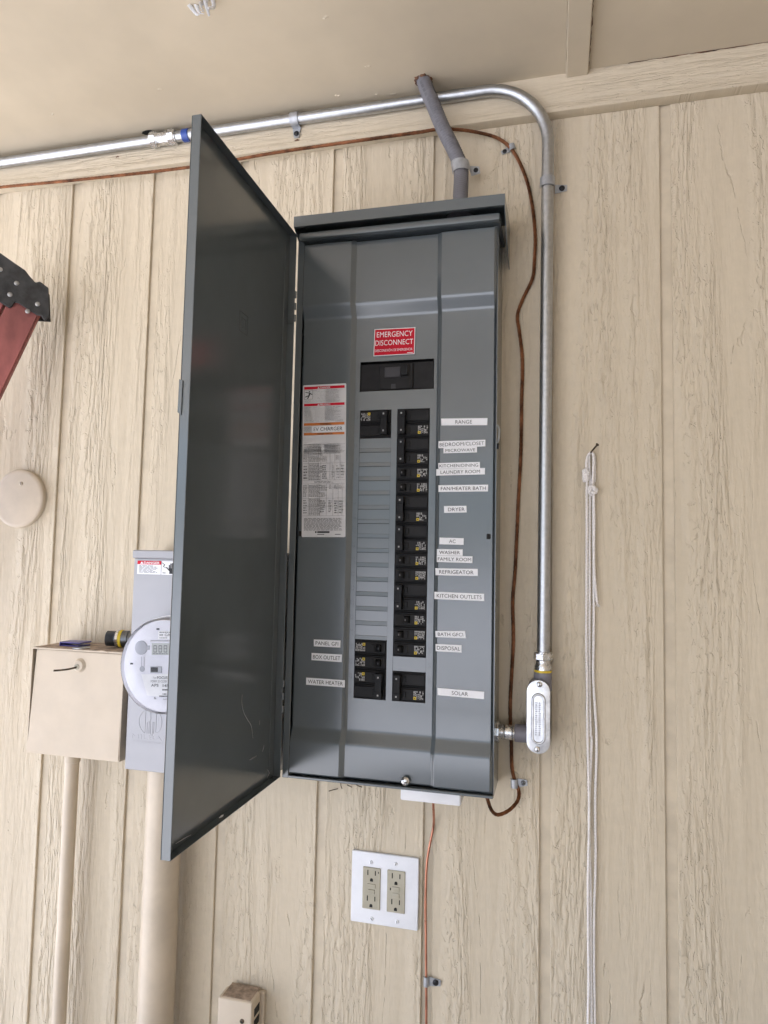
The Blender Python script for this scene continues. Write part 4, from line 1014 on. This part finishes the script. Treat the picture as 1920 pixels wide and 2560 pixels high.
key = MB(); kp = [(p.x-.002, YB-.004, p.z-.003), (p.x-.012, YB-.016, p.z-.0055), (p.x-.022, YB-.028, p.z-.0062), (p.x-.028, YB-.034, p.z-.006)]
key.tube(spline(kp, .003), .0036, 8, flat=.3)
build('latch_key', key, 'iron', lk)
build('lid_dent', MB().tube(spline([(lx1-.055, YB-.0032, lz1-.0002), (lx1-.045, YB-.0036, lz1+.0018), (lx1-.034, YB-.0032, lz1-.0004)], .003), .0012, 6), 'beige_metal', bb)
# clutter on its top
YT = lz1+.0016
p = mpx(655, 1022, -.055)
bk = thing('folded_plastic_clip', 'small blue purple folded plastic piece lying on the beige box', 'plastic clip', (p.x, -.055, YT))
build('upper_leaf', MB().box(p.x-.026, p.x+.020, -.074, -.040, YT+.0062, YT+.0086), 'blue_plastic', bk, bevel=.0006)
build('lower_leaf', MB().box(p.x-.026, p.x+.018, -.072, -.040, YT, YT+.0024), 'blue_plastic', bk, bevel=.0006)
build('fold', MB().box(p.x-.0285, p.x-.0262, -.074, -.040, YT, YT+.0086), 'blue_plastic', bk, bevel=.0008)
p = mpx(685, 1056, -.082)
tag(build('washer', MB().lathe((p.x, -.083, YT), (0, 0, 1), [(0, .0055), (0, .0165), (.0014, .0165), (.0014, .0055), (0, .0055)], 24, cap=False), 'galvanised', loc=(p.x, -.083, YT)), 'flat grey steel washer lying on the beige box', 'washer')
p = mpx(1010, 1000, -.050); fr_ = .0175
ft = thing('threaded_fitting', 'dark threaded pipe fitting with yellow ring lying on the beige box', 'pipe fitting', (p.x, -.05, YT))
ax_ = Vector((.95, .25, 0)).normalized(); c0 = Vector((p.x, -.05, YT+fr_+.0003))
prof = [(-.026, .0105), (-.026, .0140)]
for i in range(8): prof += [(-.0255+i*.0022, .0150), (-.0245+i*.0022, .0140)]
build('thread', MB().lathe(c0, ax_, prof+[(-.006, .0150)], 20), 'steel_dark', ft)
build('hex_collar', MB().lathe(c0, ax_, [(-.007, fr_*.9), (-.006, fr_), (-.0015, fr_), (-.0005, fr_*.92)], 8), 'zinc', ft, smooth=False)
build('yellow_ring', MB().lathe(c0, ax_, [(-.0004, .0166), (.0, .0172), (.0045, .0172), (.005, .0166)], 24), 'yellow', ft)
build('nose', MB().lathe(c0, ax_, [(.005, .0160), (.016, .0158), (.0165, .0130), (.024, .0120)], 20), 'steel_dark', ft)

# ---------------------------------------------------------------- painted pipes below the boxes
p0_, p1_ = A(150, 2083, -.04), A(176, 2083, -.04)
r1 = .0135; x1_ = -.6600
pp = thing('painted_pipe', 'thin beige painted pipe rising into the locked box', 'pipe', (x1_, -.05, 0))
build('pipe', MB().tube([(x1_, -.038, z) for z in (0, .5, 1., lz0-.0003)], r1, 24), 'beige_pipe', pp)
build('pipe_collar', MB().lathe((x1_, -.038, lz0-.030), (0, 0, 1), [(0, r1), (.001, r1*1.14), (.0290, r1*1.14)], 24), 'beige_pipe', pp)
x2_ = -.4460; r2_ = .0335
pp = thing('painted_pipe', 'thick beige painted pipe rising into the meter socket', 'pipe', (x2_, -.05, 0))
build('pipe', MB().tube([(x2_, -.045, z) for z in (0, .5, 1., mz0-.0003)], r2_, 32), 'beige_pipe', pp)

# ---------------------------------------------------------------- round cover plate
rp = thing('round_cover', 'round beige blank cover plate on the siding at far left', 'cover plate', (-.851, 0, 1.5755))
build('plate', MB().lathe((-.851, 0, 1.5755), (0, -1, 0), [(0, .0635), (.009, .0635), (.0115, .0615), (.0122, .055), (.0126, .01)], 56), 'beige_pipe', rp, sharp=50)
p = A(.3527*150, 560+.3527*1840, -.0125); screw_at(rp, (p.x, -.0124, p.z), (0, -1, 0), .0042, 'beige_pipe', True, .9)

# ---------------------------------------------------------------- ladder leaning at the left edge
YL = 0.
LN = Vector((.60, -.80, 0)); LT = Vector((.80, .60, 0)); LP0 = A(110, 780, -.085)
def lpx(a, b_, y=0):
    px, py = a*.3527, 560+b_*.3527; d = CF + CR*((px-PW/2)/FPX) - CU*((py-PH/2)/FPX)
    w = Vector(CAM)+d*((LP0-Vector(CAM)).dot(LN)/d.dot(LN)); return Vector(((w-LP0).dot(LT), 0, w.z))
LM = Matrix(((LT.x, -LN.x, 0, LP0.x), (LT.y, -LN.y, 0, LP0.y), (0, 0, 1, 0), (0, 0, 0, 1)))
def LMB(): m_ = MB(); m_.M = LM; return m_
lad = thing('ladder', 'red fibreglass ladder with black top cap leaning at left edge', 'ladder', (-1.5, -.6, 0))
pa, pb_ = lpx(130, 570), lpx(265, 655); pc_ = lpx(0, 1200)
# rail directions from the visible right edge
e0 = lpx(262, 655); e1 = lpx(0, 1205); dr = Vector((e1.x-e0.x, 0, e1.z-e0.z)).normalized(); nr_ = Vector((dr.z, 0, -dr.x))
if nr_.x > 0: nr_ = -nr_
Lr = (e0.z+.0)/-dr.z
RW = .058
def railbox(mb, o, w0, w1, L0, L1, y0, y1):
    c = [o+nr_*w+dr*l for w, l in ((w0, L0), (w1, L0), (w1, L1), (w0, L1))]
    mb.prism([(v.x, v.z) for v in c], y0, y1)
Lf = e0.z/-dr.z-.03
mb = LMB(); railbox(mb, e0, 0, RW, -.05, Lf, YL, YL+.006); railbox(mb, e0, 0, .007, -.05, Lf, YL+.006, YL+.032); railbox(mb, e0, RW-.007, RW, -.05, Lf, YL+.006, YL+.032)
build('rail', mb, 'ladder_red', lad, bevel=.0012)
mb = LMB(); railbox(mb, e0, RW+.006, RW+.052, -.045, Lf, YL+.004, YL+.030); build('rail', mb, 'ladder_red', lad, bevel=.0012)
outline = [lpx(a, b_) for a, b_ in ((-160, 95), (0, 210), (100, 280), (180, 335), (215, 380), (252, 421), (285, 414), (345, 460), (352, 655), (325, 690), (305, 680), (298, 658), (262, 650), (130, 565), (105, 560), (88, 590), (66, 600), (0, 558), (-160, 470))]
mb = LMB().prism([(v.x, v.z) for v in outline], YL-.006, YL-.001); cap = build('top_cap', mb, 'ladder_cap', lad, bevel=.0012)
mb = LMB().prism([(v.x, v.z) for v in outline[:9]+[outline[12], outline[13], outline[17], outline[18]]], YL+.0335, YL+.038); build('top_cap', mb, 'ladder_cap', lad, bevel=.001)
for a, b_ in ((120, 427), (73, 507), (268, 575), (198, 625), (5, 330)):
    v = lpx(a, b_); build('rivet', LMB().lathe((v.x, YL-.0058, v.z), (0, -1, 0), [(0, .0048), (.0006, .0048), (.0020, .0036), (.0026, .0010)], 16), 'rivet', lad)

# ---------------------------------------------------------------- nail and rope
np_ = A(1476, 1131, 0)
nail = thing('nail', 'bent rusty nail driven into the siding holding the rope', 'nail', np_)
tip = A(1493, 1112, -.030); base = A(1474.5, 1136, -.001); kn = A(1479, 1128, -.020)
build('shank', MB().tube([base+Vector((0, .012, 0)), base, A(1478, 1130, -.016), tip], .0014, 8), 'iron', nail)
build('nail_head', MB().lathe(tip, (tip-kn), [(0, .0030), (.0012, .0030)], 12), 'iron', nail)
RR = .0023; zbot = .30
def ropepts(lst, y): return [A(px, py, y-(.0008*math.sin(i*1.7))) for i, (px, py) in enumerate(lst)]
rope = thing('rope', 'white cotton rope looped over a nail and hanging down', 'rope', (np_.x, -.01, .3))
left = ropepts([(1478.5, 1131), (1470, 1138), (1466, 1160), (1469, 1190), (1467, 1215), (1467, 1300), (1466.5, 1450), (1466, 1600), (1467.5, 1700), (1468.5, 1830), (1471, 1930), (1473, 2050), (1470, 2200), (1470.5, 2350), (1471.5, 2460), (1469.5, 2560), (1469, 2800)], -.010)
mid_ = ropepts([(1476.5, 1130), (1473, 1140), (1473.5, 1170), (1475.5, 1215), (1474, 1300), (1474, 1450), (1473.5, 1600), (1473.5, 1700), (1476.5, 1830), (1479, 1850), (1475, 1960), (1472.5, 2060), (1476, 2200), (1476.5, 2350), (1478, 2460), (1479, 2560), (1478, 2800)], -.0062)
right = ropepts([(1479, 1129), (1484, 1142), (1483, 1180), (1481, 1213), (1484, 1235), (1485.5, 1300), (1485, 1400), (1488, 1460), (1493, 1506)], -.010)
back = ropepts([(1480, 1130), (1486.5, 1146), (1486.5, 1200), (1483, 1230), (1484.5, 1500), (1484, 1600), (1483, 1690), (1487, 1760), (1491, 1830), (1491, 1900), (1488, 2000), (1489, 2150), (1485, 2300), (1485, 2400), (1487, 2560), (1487, 2800)], -.0045)
for pts_ in (left, mid_, right, back):
    strands('cord', pts_, RR*1.0, rope, 'rope_cotton', .016, 3, False, 7, .002)
def knot(px, py, y, s, nm='knot'):
    c = A(px, py, y); pts_ = []
    for i in range(73):
        a = 2*math.pi*i/72; r_ = s*(1+.45*math.cos(3*a))
        pts_.append(c+Vector((r_*math.cos(2*a), s*.55*math.sin(3*a), 1.15*r_*math.sin(2*a))))
    return strands(nm, pts_, RR*1.15, rope, 'rope_cotton', .016, 3, False, 7, .0015)
knot(1481.5, 1226, -.0125, .0048); knot(1464.5, 1182, -.0105, .0034); knot(1464, 1196, -.0105, .0030)
mb = MB(); ce = right[-1]
for i in range(12):
    d = Vector((random.uniform(-.5, .8), random.uniform(-.5, .3), -1)).normalized(); mb.tube([ce, ce+d*.004, ce+d*.008+Vector((random.uniform(-.002, .002), 0, 0))], .0005, 5)
build('frayed_end', mb, 'rope_cotton', rope)

# ---------------------------------------------------------------- small wear and trim detail
def nail_head(px, py):
    p = A(px, py, 0); o = build('nail_head', MB().lathe((p.x, .0006, p.z), (0, -1, 0), [(0, .0040), (.0009, .0040), (.0014, .0030), (.0010, .0014)], 14), 'groove_paint', house)
for px, py in ((776, 2261), (575, 2377), (841, 2379), (1322, 2050), (200, 1475), (197, 1020), (380, 1180), (1700, 700), (1720, 1950)): nail_head(px, py)
def wobble(name, p0, p1, r, mat, parent, amp=.0012, n=40):
    p0, p1 = Vector(p0), Vector(p1); d = (p1-p0); side = Vector((0, 0, 1)) if abs(d.x) > abs(d.y) else Vector((1, 0, 0)); pts = []
    for i in range(n+1): pts.append(p0+d*(i/n)+side*amp*(random.random()-.5)*2)
    build(name, MB().tube(pts, lambda t: r*(.5+.9*abs(math.sin(t*37.)*math.cos(t*11.+1))), 6), mat, parent)
wobble('caulk_bead', (.2925, EAVE*.2, ZS-.0005), (.2925, -.021, ZS-.0005), .0016, 'soffit_paint', sf)
wobble('seam_crack', (.3322, EAVE*.08, ZS+.0004), (.3322, -.020, ZS+.0004), .0010, 'rust_foam', sf, .0010, 60)
wobble('caulk_bead', (.36, -.0205, ZS-.0003), (XR, -.0205, ZS-.0003), .0014, 'soffit_paint', sf, .0010, 90)
wobble('seam_crack', (.40, -.0218, ZS+.0006), (XR, -.0218, ZS+.0006), .0009, 'rust_foam', sf, .0006, 80)
s_ = 420/1498
def scratch(pts, r=.00035):
    P_ = [door_q(380+a*s_, 1560+b_*s_) for a, b_ in pts]; build('scratch', MB().tube(spline(P_, .004), lambda t: r*(.4+math.sin(math.pi*t)), 5), 'meter_paint', door)
scratch([(805, 630), (800, 690), (815, 780), (850, 850), (885, 910), (900, 1020)]); scratch([(870, 1212), (900, 1195), (932, 1175)], .0009); scratch([(960, 860), (958, 900)]); scratch([(1000, 1080), (985, 1140)])
scratch([(1030, 1300), (1045, 1330), (1025, 1370)], .0006); scratch([(210, 1960), (300, 1905), (350, 1880)], .0005)
# rust stains under fixings on the frieze board
for px, py, r in ((293, 392, .0035), (742, 351, .0045)):
    p = A(px, py, -.0205); n = 9
    build('rust_stain', MB().add([(p.x+r*(1+.4*math.sin(i*2.3))*math.cos(2*math.pi*i/n)*1.3, -.0203, p.z+r*.5*(1+.4*math.cos(i*3.1))*math.sin(2*math.pi*i/n)) for i in range(n)], [tuple(range(n))]), 'rust_foam', house)
# dry twigs caught behind the bottom of the panel
for (a, b_), (c, d_) in (((845, 1972), (822, 1978)), ((852, 1958), (855, 1972)), ((868, 1962), (880, 1968)), ((905, 1968), (890, 1962))):
    p, q = A(a, b_, -.004), A(c, d_, -.012)
    tag(build('dry_twig', MB().tube([p, (p+q)/2+Vector((0, -.003, .001)), q], .0009, 5), 'iron', loc=p), 'thin dry twig poking out below the panel bottom edge', 'twig', 'dry twigs under the panel')
